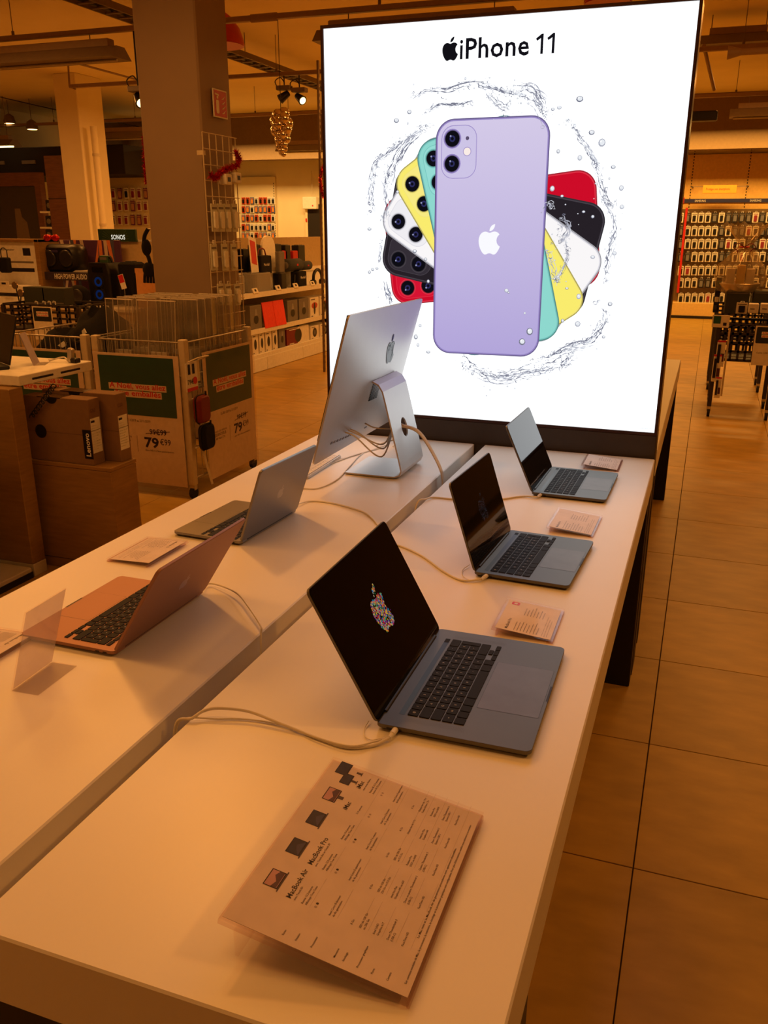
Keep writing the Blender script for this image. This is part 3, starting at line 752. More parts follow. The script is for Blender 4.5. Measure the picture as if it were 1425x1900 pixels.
# cords of the desktop computer, gathered through the hole of its stand
hx = ic + Vector((.078, .003, .142))
for k, (lab, a, sag) in enumerate([('white cord from the lower port of the desktop computer', (-.742, 1.70, .985), .05), ('white cord in the middle of the bundle behind the desktop computer', (-.744, 1.72, .983), .065),
                                   ('white cord running highest behind the desktop computer', (-.722, 1.80, .985), .01), ('white cord hanging lowest behind the desktop computer', (-.742, 1.685, .98), .085)]):
    a = Vector(a); mid = (a + hx) / 2 + Vector((.02, 0, -sag)); j = Vector((0, .004 * (k - 1.5), .003 * (k % 2)))
    cable(lab, [a, a + Vector((.03, .01, -.014)), mid, hx + Vector((-.035, 0, -.004)) + j, hx + j, hx + Vector((.045, -.004, -.012)) + j, hx + Vector((.085, -.012, -.055)) + j, Vector((-.480, 1.838, T + .012)) + j, Vector((-.473, 1.834, T - .06)) + j, Vector((-.472, 1.834, T - .14)) + j], .0024)
for k, (lab, pts) in enumerate([('long white cord lying across the left table to the desktop stand', [(560, 906), (590, 906), (625, 890), (650, 864), (668, 845), (700, 826)]), ('white cord lying beside the keyboard toward the desktop stand', [(600, 862), (640, 850), (680, 838), (715, 826), (733, 820)]),
                                ('thin white cord reaching the front of the desktop stand', [(585, 872), (620, 858), (665, 842), (705, 832), (730, 828)])]):
    cable(lab, [tp(u, v) for u, v in pts] + [ic + Vector((.05, .01 * k, .10))], .0020)

# ------------------------------------------------------------------ acrylic holders and price cards
def lines(b, x0, x1, y0, y1, n, mi, rnd, h=.0032):
    """rows of small grey print"""
    words = ['processeur', 'memoire', 'stockage', 'Go', 'pouces', 'ecran', 'Intel Core', 'SSD', 'clavier', 'autonomie', 'puce', 'Retina', 'ports', 'USB-C']
    for i in range(n):
        y = y1 - (y1 - y0) * (i + .5) / n; s = ' '.join(rnd.choice(words) for _ in range(3)); b.text(s, width=(x1 - x0) * rnd.uniform(.55, 1), height=h, x=x0, y=y, mi=mi)

def price_card(label, loc, rz, w=.15, d=.118, head='MacBook Pro', tilt=5, pink=False):
    """reader at -y; clear wedge, low at the reader's side"""
    t = thing('price_card_holder', label, 'price card', loc, rz, 'price cards beside the laptops')
    TM = Matrix.Translation((0, -d / 2, .004)) @ Matrix.Rotation(R(tilt), 4, 'X')
    b = MB(); b.M = TM; b.bbox(-w / 2, 0, .0016, w / 2, d, .0046, .0006); b.obj('clear_cover', M_ACRYL, t)
    b = MB(); b.M = TM; b.bbox(-w / 2, 0, -.004, w / 2, d, .0004, .0006); b.obj('clear_back', M_ACRYLE, t)
    hz = d * math.sin(R(tilt)); b = MB(); b.box(-w / 2, d / 2 * .8, .0002, w / 2, d / 2 * .86, hz * .86); b.obj('rear_leg', M_ACRYLE, t)
    b = MB(); b.box(-w / 2, -d / 2, .0002, w / 2, -d / 2 + .012, .0035); b.obj('front_lip', M_ACRYLE, t)
    b = MB(); b.M = TM; b.box(-w / 2 + .005, .006, .0006, w / 2 - .005, d - .006, .0012); pp = b.obj('paper', M_PAPER, t)
    b = MB(); b.M = TM @ Matrix.Translation((0, 0, .0014)); rnd = random.Random(head + label)
    b.text(head, height=.0085, x=-w / 2 + .012, y=d - .028, mi=0)
    lines(b, -w / 2 + .012, -.01, .030, d - .038, 8, 1, rnd); lines(b, .01, w / 2 - .014, .030, d - .045, 7, 1, rnd); lines(b, -w / 2 + .012, w / 2 - .014, .012, .026, 3, 1, rnd, .0018)
    if pink: b.plate(rrect(w / 2 - .026, d - .030, w / 2 - .012, d - .014, .003), 0, 2); b.plate(rrect(w / 2 - .0225, d - .0255, w / 2 - .0155, d - .0185, .002), .0001, 3)
    b.obj('print', [M_INK, mat('card_ink', (62, 54, 54), .7), M_RINK, M_PAPER], pp)
    return t
q = math.pi / 2
price_card('clear price card holder on the table behind the large laptop', (-.018, .882, T), q + .01, .148, .118, 'MacBook Pro', pink=True)
price_card('clear price card holder standing between the middle and the far laptop', (-.02, 1.513, T), q - .02, .168, .120, 'MacBook Pro')
price_card('clear price card holder between the far laptop and the light box', (-.023, 2.158, T), q, .150, .120, 'MacBook Pro')
price_card('clear price card holder lying between the gold and the small silver laptop', (-.943, .952, T), -q, .160, .118, 'MacBook 12', tilt=2.5)
price_card('clear price card holder at the left picture edge before the gold laptop', (-.925, .425, T), -q, .150, .10, 'MacBook Air', tilt=2.5)

# bent clear stand, back to the camera
st = thing('acrylic_stand', 'empty looking clear bent acrylic stand at the near end of the left table', 'sign stand', (-.735, .3825, T), .06)
L = .0525
b = MB(); b.box(-.048, -L, 0, .004, L, .0022); b.obj('stand_foot', M_ACRYL, st)
b = MB()
b.loft([[(-.0485, -L, .0022), (-.0485, L, .0022), (-.0465, L, .0022), (-.0465, -L, .0022)], [(.001, -L, .150), (.001, L, .150), (.003, L, .150), (.003, -L, .150)]]); b.obj('stand_panel', M_ACRYL, st)
b = MB()
b.loft([[(-.046, -L + .002, .003), (-.046, L - .002, .003), (-.0455, L - .002, .003), (-.0455, -L + .002, .003)], [(.0028, -L + .002, .149), (.0028, L - .002, .149), (.0033, L - .002, .149), (.0033, -L + .002, .149)]])
b.obj('paper_insert', clear('frosted_insert', (246, 242, 246), .05, haze=.20), st)

# large slanted comparison sheet at the near end of the right table
sl = thing('comparison_sheet_holder', 'large slanted clear holder with a computer comparison sheet at the near table end', 'sign', (-.065, .121, T), q)
# reader at local -y (world +X); local x runs to world +Y
w, d = .306, .216; ang = math.atan2(.036, .215)
TM = Matrix.Translation((0, -.106, .0085)) @ Matrix.Rotation(ang, 4, 'X')
b = MB(); b.M = TM; b.bbox(-w / 2, 0, .0012, w / 2, d, .0042, .0006); b.obj('clear_cover', M_ACRYL, sl)
b = MB(); b.M = TM; b.bbox(-w / 2, 0, -.0075, w / 2, d, -.0006, .0006); b.obj('clear_back', M_ACRYLE, sl)
b = MB(); b.box(-w / 2, .085, .0002, w / 2, .089, .034); b.obj('rear_leg', M_ACRYL, sl)
b = MB(); b.box(-w / 2, -.1065, .0002, w / 2, -.1035, .0065); b.obj('front_lip', M_ACRYLE, sl)
b = MB(); b.M = TM; b.box(-.1485, .003, -.0002, .1485, .213, .0004); pp = b.obj('paper_sheet', mat('sheet_paper', (218, 210, 202), .6), sl)
b = MB(); b.M = TM @ Matrix.Translation((0, 0, .0006)); rnd = random.Random(5)
cols = [-.093, -.037, .018, .068, .114]
lab = ['MacBook Air', 'MacBook Pro', '', 'iMac', 'iMac']
subs = ['avec Touch ID', 'avec Touch Bar et Touch ID', '', '', 'avec ecran Retina']
for k, cx in enumerate(cols):
    wd_ = .020 if k != 4 else .018
    x = cx + .004
    if k == 4:
        b.plate(rrect(x - .006, .176, x + .016, .190, .0008), 0, 0); b.plate(rrect(x + .010, .186, x + .036, .203, .0008), .00001, 0); b.plate(rrect(x - .0045, .178, x + .0145, .189, .0005), .00002, 4); b.plate(rrect(x + .0115, .188, x + .0345, .2015, .0005), .00003, 4)
        for xx in (x + .003, x + .022): b.box(xx, .169, 0, xx + .004, .176, .00002, 1); b.box(xx - .002, .168, 0, xx + .006, .169, .00002, 1)
    else:
        b.plate(rrect(x, .179, x + .026, .197, .0008), 0, 0); b.plate(rrect(x + .0012, .1805, x + .0248, .1958, .0004), .00002, 2 if k in (0, 3) else 4)
        if k in (0, 3): b.plate([(x + .0012, .181), (x + .0248, .181), (x + .0248, .187), (x + .018, .190), (x + .010, .185), (x + .0012, .188)], .00004, 3)
        else: b.plate([(x + .0012, .181), (x + .0248, .181), (x + .016, .189), (x + .008, .186)], .00004, 5)
        if k != 3: b.plate(rrect(x - .003, .1775, x + .029, .179, .0005), .00002, 1)
        else: b.box(x + .010, .172, 0, x + .016, .179, .00002, 1)
    if lab[k]: b.text(lab[k], height=.0088, x=cx, y=.160, mi=0, bold=.012)
    if subs[k]: b.text(subs[k], height=.0036, x=cx, y=.1545, mi=1)
rows = [(.145, ['Retina 13,3 pouces', 'Retina 13,3 pouces', 'Retina 15,4 pouces', '21,5 pouces', 'Retina 4K 21,5 pouces'], ['Affichage True Tone', 'Affichage True Tone', 'Affichage True Tone', '', 'Retina 5K 27 pouces'], 'Ecran'),
        (.112, ['Intel Core i5 bicoeur', 'Intel Core i5 quadricoeur', 'Intel Core i7 6 coeurs', 'Intel Core i5 bicoeur', 'Intel Core i3 quadricoeur'], ['de 8e generation', 'de 8e generation', 'de 9e generation', 'de 7e generation', 'de 8e generation'], 'Processeur'),
        (.086, ['8 Go', '8 Go', '16 Go', '8 Go', '8 Go'], None, 'Memoire'),
        (.076, ['SSD de 128 Go', 'SSD de 128 Go', 'SSD de 256 Go', 'Disque dur de 1 To', 'Disque dur de 1 To'], ['ou 256 Go', '256 Go ou 512 Go', 'ou 512 Go', '', 'Fusion Drive 1 To'], 'Stockage'),
        (.060, ['Intel UHD', 'Intel Iris Plus', 'Radeon Pro', 'Intel Iris Plus', 'Radeon Pro'], ['Graphics 617', 'Graphics 645 ou 655', '555X ou 560X', 'Graphics 640', '555X ou 560X'], 'Processeur graphique'),
        (.044, ['Deux Thunderbolt 3', 'Deux ou quatre Thunderbolt 3', 'Quatre Thunderbolt 3', 'Deux Thunderbolt 3', 'Deux Thunderbolt 3'], ['(USB-C)', '(USB-C)', '(USB-C)', 'Quatre USB 3', 'Quatre USB 3'], 'Ports'),
        (.027, ['FaceTime HD'] * 5, None, 'Camera')]
for y, a, c2, head in rows:
    b.text(head, height=.0034, x=-.140, y=y, mi=0)
    for k, cx in enumerate(cols):
        b.text(a[k], height=.0036, x=cx, y=y, mi=1)
        if c2 and c2[k]: b.text(c2[k], height=.0036, x=cx, y=y - .0045, mi=1)
        b.box(cx, y - .0085, 0, cx + .046, y - .0083, .00001, 6)
b.text('Finition', height=.0034, x=-.140, y=.130, mi=0)
for k, cx in enumerate(cols): b.plate(circ(cx + .003, .131, .0016, 10), 0, 6); b.plate(circ(cx + .008, .131, .0016, 10), 0, 0 if k < 3 else 6)
b.text('Sur certains modeles de Mac, le processeur, la memoire, le stockage et le processeur graphique sont configurables. Pour plus d\'informations, veuillez vous adresser a un vendeur.', width=.26, height=.0036, x=-.135, y=.009, mi=0)
b.text('Le Mac mini et le MacBook Air de generation precedente sont egalement disponibles.', width=.15, height=.0036, x=-.075, y=.015, mi=0)
b.obj('print', [M_INK, mat('sheet_grey_ink', (75, 66, 66), .7), mat('picture_pink', (190, 150, 150), .6), mat('picture_brown', (84, 58, 60), .6), mat('picture_slate', (46, 44, 52), .6), mat('picture_blue', (70, 70, 86), .6), mat('rule_ink', (170, 160, 155), .7)], pp)

# ------------------------------------------------------------------ column with fixtures
CX0, CX1, CY0, CY1 = -3.665, -3.175, 5.0, 5.42
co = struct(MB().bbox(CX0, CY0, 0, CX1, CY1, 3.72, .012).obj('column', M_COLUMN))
def on_x(name, label, cat, pts, x, th, mats, draw=None, group=None):
    """thin plate on a face looking +X, given by its pixel corners; returns the thing"""
    P = [at(u, v, x=x) for u, v in pts]
    o = Vector((x, sum(p.y for p in P) / len(P), min(p.z for p in P)))
    t = thing(name, label, cat, o, 0, group)
    y0, y1 = min(p.y for p in P) - o.y, max(p.y for p in P) - o.y; h = max(p.z for p in P) - o.z
    return t, y0, y1, h
t, y0, y1, h = on_x('fire_extinguisher_sign', 'red sign with white extinguisher and flame symbols on the column', 'sign', [(393, 163), (421, 222)], CX1 + .012, .01, None)
MB().box(0, y0, 0, .008, y1, h).obj('panel', M_PAPER, t)
b = MB(); b.M = face_x(.0085); b.plate(rrect(y0 + .008, .008, y1 - .008, h - .008, .004), 0); b.obj('red_field', mat('sign_red', (190, 30, 30), .5), t)
b = MB(); b.M = face_x(.0095); w_ = y1 - y0
b.plate(rrect(y0 + w_ * .16, h * .14, y0 + w_ * .38, h * .62, .012), 0); b.plate(rrect(y0 + w_ * .22, h * .66, y0 + w_ * .34, h * .76, .005), 0)
b.plate([(y0 + w_ * .1, h * .80), (y0 + w_ * .4, h * .76), (y0 + w_ * .4, h * .82), (y0 + w_ * .12, h * .86)], 0)
for k in range(4):
    q0 = h * (.15 + .17 * k); b.plate([(y0 + w_ * .56, q0), (y0 + w_ * .72, q0 + h * .015), (y0 + w_ * .86, q0 + h * .15), (y0 + w_ * .70, q0 + h * .06)], 0)
b.obj('symbol', M_PAPER, t)

# wire grid panel on the side of the column, with hanging accessory packs
gx = CX1 + .05
pa, pb = at(378, 300, x=gx), at(438, 300, x=gx); gz0, gz1 = .75, at(380, 246, x=gx).z
gp_ = thing('wire_grid_panel', 'white wire grid panel fixed to the side of the column', 'grid panel', (gx, pa.y, gz0))
Lg = pb.y - pa.y; Hg = gz1 - gz0
for k in range(6): MB().cyl((0, Lg * k / 5, 0), (0, Lg * k / 5, Hg), .004, n=6).obj('upright_wire', M_STEEL, gp_)
for k in range(15): MB().cyl((.006, -.01, Hg * k / 14), (.006, Lg + .01, Hg * k / 14), .0035, n=6).obj('cross_wire', M_STEEL, gp_)
MB().box(-.05, 0, Hg * .9, 0, .03, Hg * .92).obj('bracket', M_STEEL, gp_)

def pack_proto(kind):
    """hanging blister pack facing -Y, hanging hole at the top; origin at its foot"""
    t = thing('hanging_pack', 'pack', 'package')
    w, h = .085, .17
    if kind == 0:      # white card with a dark case picture
        b = MB(); b.prism(rrect(-w / 2, 0, w / 2, h, .004, 2), 0, .012); b.M = Matrix()
        cm, im_ = M_PAPER, M_PLAS
    elif kind == 1: cm, im_ = mat('black_card', (34, 32, 36), .6), mat('grey_case', (120, 120, 126), .5)
    elif kind == 2: cm, im_ = M_PAPER, mat('wine_case', (140, 40, 60), .5)
    elif kind == 3: cm, im_ = mat('green_white_card', (205, 208, 196), .6), mat('white_charger', (235, 235, 232), .4)
    elif kind == 4: cm, im_ = mat('orange_card', (214, 78, 38), .6), M_PLAS
    elif kind == 5: cm, im_ = mat('violet_card', (120, 62, 110), .6), mat('skin_photo', (200, 150, 120), .6)
    else: cm, im_ = mat('blue_card', (70, 96, 150), .6), mat('orange_part', (230, 140, 50), .5)
    fy = Matrix(((1, 0, 0, 0), (0, 0, -1, 0), (0, 1, 0, 0), (0, 0, 0, 1)))
    b = MB(); b.M = fy; b.prism(rrect(-w / 2, 0, w / 2, h, .004, 2), -.008, 0); b.obj('card', cm, t)
    b = MB(); b.M = fy; b.prism(rrect(-w * .28, h * .12, w * .28, h * .72, .008, 2), 0, .014); b.obj('product', im_, t)
    b = MB(); b.M = fy; b.tube([(-.012, h - .005, .002), (-.012, h + .02, .002), (.012, h + .02, .002), (.012, h - .005, .002)], .003, 5, 0, 1); b.obj('hanger', M_WHITE, t)
    b = MB(); b.M = fy; b.box(-w * .4, h * .80, .0003, w * .4, h * .88, .001); b.obj('title_strip', im_ if kind in (2, 4, 5, 6) else M_GINK, t)
    return t
PROTO = {}
def pack(kind, loc, rz, label, group, sc=(1, 1, 1)):
    if kind not in PROTO:
        PROTO[kind] = o = pack_proto(kind); o.location = loc; o.rotation_euler = (0, 0, rz)
    else: o = dup(PROTO[kind], loc, rz)
    o['label'] = label; o['group'] = group; o.scale = sc
    return o
for row, (us, v0, v1) in enumerate([((400, 412, 424, 437), 378, 430), ((399, 419, 436), 452, 502), ((411, 425, 442), 526, 566)]):
    for c_, u in enumerate(us):
        p = at(u, v1, x=gx + .02); zt_ = at(u, v0, x=gx + .02).z
        pack(3, (gx + .022, p.y, p.z), math.pi / 2, ['%s white blister pack from the left in the top row on the column grid', '%s white blister pack from the left in the middle row on the column grid', '%s white blister pack from the left in the lowest row on the column grid'][row] % ['first', 'second', 'third', 'fourth'][c_], 'packs on the column grid', (.95, 1, (zt_ - p.z) / .17))
for k, (u, v) in enumerate(((412, 343), (430, 340))):
    p = at(u, v, x=gx + .03)
    t = thing('small_box', 'small pale box under the tinsel on the column grid, %s of two' % ['left', 'right'][k], 'box', p, 0, 'small boxes on the column grid')
    MB().bbox(0, -.04, 0, .06, .04, .07, .003).obj('carton', M_PAPER, t); MB().box(.06, -.02, .02, .0612, .02, .05).obj('label_print', M_BLUEBAND, t)

def tinsel(label, pts, rad=.035):
    t = thing('tinsel_garland', label, 'garland', pts[0]); o = Vector(pts[0]); S = [p - o for p in spline(pts, 14)]
    MB().tube(S, .006, 6, 0, 1).obj('core', M_TINSEL, t)
    b = MB(); rt = random.Random(4)
    for p in S:
        for _ in range(12):
            d = Vector((rt.gauss(0, 1), rt.gauss(0, 1), rt.gauss(0, 1))).normalized(); e = d.orthogonal().normalized() * .004; q_ = p + d * rad * rt.uniform(.6, 1.1)
            b.add([tuple(p - e), tuple(p + e), tuple(q_)], [(0, 1, 2)])
    o = b.obj('fringe', M_TINSEL, t); o['kind'] = 'stuff'
tinsel('red tinsel garland wound through the column grid', [at(390, 325, x=gx + .03), at(400, 330, x=gx + .05), at(412, 318, x=gx + .05), at(425, 312, x=gx + .05), at(438, 308, x=gx + .05), at(444, 295, x=gx + .04), at(437, 282, x=gx + .03)], .04)
tinsel('red tinsel garland hanging on the far side of the column', [at(266, 252, y=5.46), at(268, 285, y=5.46), at(270, 315, y=5.46), at(272, 338, y=5.46)], .035)

# ------------------------------------------------------------------ ceiling equipment
def rail(label, y, z, x0, x1, hang):
    t = thing('ceiling_rail', label, 'rail', (0, y, z), 0, 'ceiling rails')
    MB().bbox(x0, -.028, -.022, x1, .028, .022, .005).obj('rail_profile', M_RAIL, t)
    for x in hang:
        MB().cyl((x, 0, .02), (x, 0, 3.72 - z), .004, n=6).obj('hanger_rod', M_FIX, t)
        MB().cyl((x, 0, .02), (x, 0, .06), .014, n=8).obj('rod_socket', M_FIX, t)
    for x in hang[::2]: MB().cyl((x + .5, 0, 0), (x + .75, 0, 0), .034, n=10).obj('sleeve', M_RAIL, t)
rail('suspended ceiling rail nearest the camera', 6.97, 3.30, -12, 4.2, [-9, -6.4, -4.3, -2.6, -1.2, 1.2])
rail('second suspended ceiling rail, in the middle', 9.62, 3.30, -7.9, 4.2, [-6.6, -4.9, -2, .3, 2])
rail('third suspended ceiling rail, far back', 13.0, 3.30, -12.8, 4.2, [-11, -9.3, -7.0, -3, .3, 2])
def batten(label, x0, x1, y, z, lit=False, rz=0):
    t = thing('batten_light', label, 'ceiling lamp', ((x0 + x1) / 2, y, z), rz, 'batten lamps under the rails'); L = (x1 - x0) / 2
    b = MB(); b.loft([[(-L, -.16, 0), (-L, .16, 0), (-L, .06, .10), (-L, -.06, .10)], [(L, -.16, 0), (L, .16, 0), (L, .06, .10), (L, -.06, .10)]]); b.obj('reflector', M_FIX, t)
    MB().bbox(-L + .1, -.05, .10, L - .1, .05, .17, .006).obj('ballast_box', M_RAIL, t)
    for x in (-L * .7, L * .7): MB().cyl((x, 0, .16), (x, 0, max(.2, (3.28 if abs(y - 6.97) < .01 or abs(y - 13) < .01 else 3.72) - z)), .005, n=6).obj('hanger_rod', M_FIX, t)
    MB().cyl((-L + .05, 0, -.012), (L - .05, 0, -.012), .013, n=10).obj('tube', M_TUBE if lit else mat('tube_off', (200, 190, 170), .3), t)
    return t
batten('unlit batten lamp under the nearest rail, upper left', -7.4, -5.18, 6.97, 3.06)
batten('unlit batten lamp above the light box', -3.15, -1.35, 6.97, 3.06)
batten('dark batten lamp under the second rail at upper right', -.15, .62, 10.2, 3.42)
batten('dark batten lamp under the third rail at right', .25, 1.8, 13.0, 3.02)
batten('dark batten lamp left behind the column under the third rail', -10.2, -8.6, 13.0, 3.02)
batten('lit batten lamp over the back left display', -7.3, -5.9, 14.4, 2.86)
p0, p1 = at(182, 281, z=3.0), at(257, 292, z=3.0)
t = thing('tube_lamp', 'bright lit tube lamp over the far left wall display', 'ceiling lamp', (p0 + p1) / 2); d_ = (p1 - p0) / 2
MB().cyl(-d_, d_, .022, n=10).obj('tube', M_TUBE, t); MB().cyl(-d_ + Vector((0, 0, .05)), d_ + Vector((0, 0, .05)), .03, n=6).obj('tube_holder', M_FIX, t)
for c_ in (-.8, .8): MB().cyl(d_ * c_ + Vector((0, 0, .05)), d_ * c_ + Vector((0, 0, .72)), .005, n=6).obj('hanger_rod', M_FIX, t)
def downlight(label, u, v, y, r=.09):
    p = at(u, v, y=y); t = thing('downlight', label, 'ceiling lamp', p, 0, 'lit downlights at the far left')
    MB().lathe([(r, .0), (r * 1.15, .03), (r * .9, .12), (.02, .16)], 16).obj('shell', M_FIX, t); MB().lathe([(.001, -.004), (r * .92, -.004), (r * .92, .004)], 16).obj('lens', M_TUBE, t)
    MB().cyl((0, 0, .15), (0, 0, 3.72 - p.z), .006, n=6).obj('hanger_rod', M_FIX, t)
downlight('round lit downlight farther from the left picture edge', 60, 240, 13.0); downlight('round lit downlight nearer the left picture edge', 18, 229, 13.0)
batten('lit reflector lamp at the left picture edge', -12.6, -11.55, 12.6, 2.92, True)
def track_spot(label, u, v, y, lit, yaw):
    p = at(u, v, y=y); t = thing('track_spotlight', label, 'spotlight', p)
    MB().cyl((0, 0, .10), (0, 0, 3.28 - p.z), .008, n=6).obj('stem', M_BLACK, t)
    MB().bbox(-.09, -.05, .06, .09, .05, .11, .006).obj('gear_box', M_FIX, t)
    a = Vector((math.sin(yaw), -.45, -.5)).normalized()
    b = MB(); b.cyl(-a * .06, a * .07, .035, .055, 14); b.obj('head', M_PLAS, t)
    MB().cyl(a * .07, a * .074, .040, n=14).obj('lens', M_TUBE if lit else M_GLASS, t)
    b = MB(); b.tube([(-.08, 0, .08), (-.12, 0, .16), (-.05, 0, .2), (0, 0, .15)], .006, 6); b.obj('wire', M_BLACK, t)
track_spot('lit track spotlight left of the column', 258, 184, 6.97, True, .6)
track_spot('dark track spotlight between column and light box', 528, 178, 9.62, False, -.6); track_spot('second track spotlight between column and light box, just lit', 556, 182, 9.62, True, .9)
# cable tray
t = thing('cable_tray', 'ladder-shaped cable tray crossing the ceiling behind the column', 'cable tray', (-5.3, 6.4, 3.46))
for x in (-.11, .11): MB().box(x - .01, 0, 0, x + .01, 7.2, .06).obj('side_rail', M_FIX, t)
rg = MB().box(-.11, -.015, 0, .11, .015, .012).obj('rung', M_FIX, me_only=True)
for k in range(36): mobj('rung', rg, t, (0, .1 + k * .2, .004))
MB().tube([(-.04, 0, .03), (-.02, 2, .04), (-.05, 4, .03), (0, 7.2, .04)], .02, 6).obj('cable_bundle', M_BLACK, t)
for y in (.5, 3, 5.5): MB().cyl((.11, y, .06), (.11, y, .26), .005, n=6).obj('hanger_rod', M_FIX, t)
for k, (a_, c_) in enumerate([((-60, 166), (262, 236)), ((150, 236), (268, 262))]):
    t = thing('ceiling_cable', ['thin black cable running under the ceiling left of the column', 'lower thin black cable left of the column'][k], 'cable', at(a_[0], a_[1], z=3.55)); o = t.location.copy(); e_ = at(c_[0], c_[1], z=3.55)
    MB().tube([Vector((0, 0, 0)), (e_ - o) * .5 + Vector((0, 0, -.02)), e_ - o], .008, 6).obj('cord', M_BLACK, t); MB().cyl((0, 0, 0), (0, 0, .17), .006, n=6).obj('hook', M_BLACK, t)
# bent pipe left of the column and brace at the right
t = thing('pipe_loop', 'thin bent pipe hanging from the ceiling left of the column', 'pipe', at(126, 113, z=3.6))
o = t.location.copy(); MB().tube([at(255, 148, z=3.6) - o, at(126, 113, z=3.6) - o, at(129, 160, y=9.62) - o, at(140, 165, y=9.62) - o], .014, 8, 0, 1).obj('pipe', M_RAIL, t)
t = thing('brace_arm', 'slanting metal arm under the ceiling at upper right', 'bracket', at(1306, 85, y=9.62)); o = t.location.copy()
MB().tube([Vector((0, 0, 0)), at(1325, 166, y=10.4) - o], .02, 8, 0, 1).obj('arm', M_RAIL, t); MB().bbox(-.15, .7, -.62, .2, .85, -.52, .01).obj('end_block', M_BLACK, t)
t = thing('duct_pipe', 'ceiling pipe with a cone end at upper right', 'pipe', at(1350, 98, y=9.0)); o = t.location.copy()
MB().cyl((0, 0, 0), (.12, 0, 0), .06, .03, 12).obj('cone', M_RAIL, t); MB().cyl((.12, 0, 0), (2.5, 0, 0), .03, n=10).obj('pipe', M_RAIL, t)
# red pendant shades
def pendant(label, u, v, y, r):
    p = at(u, v, y=y); t = thing('pendant_lamp', label, 'pendant lamp', p, 0, 'red pendant lamps')
    pr_ = [(r, 0), (r * .97, .05), (r * .85, r * .55), (r * .6, r * .9), (r * .25, r * 1.15), (.04, r * 1.25)]
    b = MB(); b.lathe(pr_ + [(a - .008 if a > .05 else .03, z - .006) for a, z in pr_[::-1]], 24); b.obj('shade', mat('red_enamel', (196, 52, 26), .4), t)
    MB().lathe([(.001, .012), (r * .94, .012), (r * .94, .02), (.001, .02)], 24).obj('glow_disc', M_REDGLOW, t); MB().cyl((0, 0, r * 1.2), (0, 0, 3.72 - p.z), .006, n=6).obj('cord', M_BLACK, t)
pendant('red dome pendant lamp peeking out behind the column', 404, 84, 7.6, .26); pendant('red pendant lamp just above the light box', 1128, 5, 6.0, .16)
# bauble cluster
p = at(524, 288, y=9.0); t = thing('bauble_cluster', 'hanging cluster of silver christmas baubles beside the light box', 'decoration', p); rb = random.Random(2); zt_ = at(524, 208, y=9.0).z - p.z
MB().cyl((0, 0, .1), (0, 0, 3.72 - p.z), .004, n=6).obj('string', M_BLACK, t)
for k in range(22):
    f_ = (k + .5) / 22; rr_ = .03 + .035 * min(f_ * 1.6, 1); a = k * 2.4; R_ = .075 * min(1, .2 + 1.2 * f_) * (1 if f_ < .85 else .5)
    b = MB().ball((R_ * math.cos(a), R_ * math.sin(a), zt_ * f_), rr_, 8); b.obj('bauble', M_SILVERBALL, t)

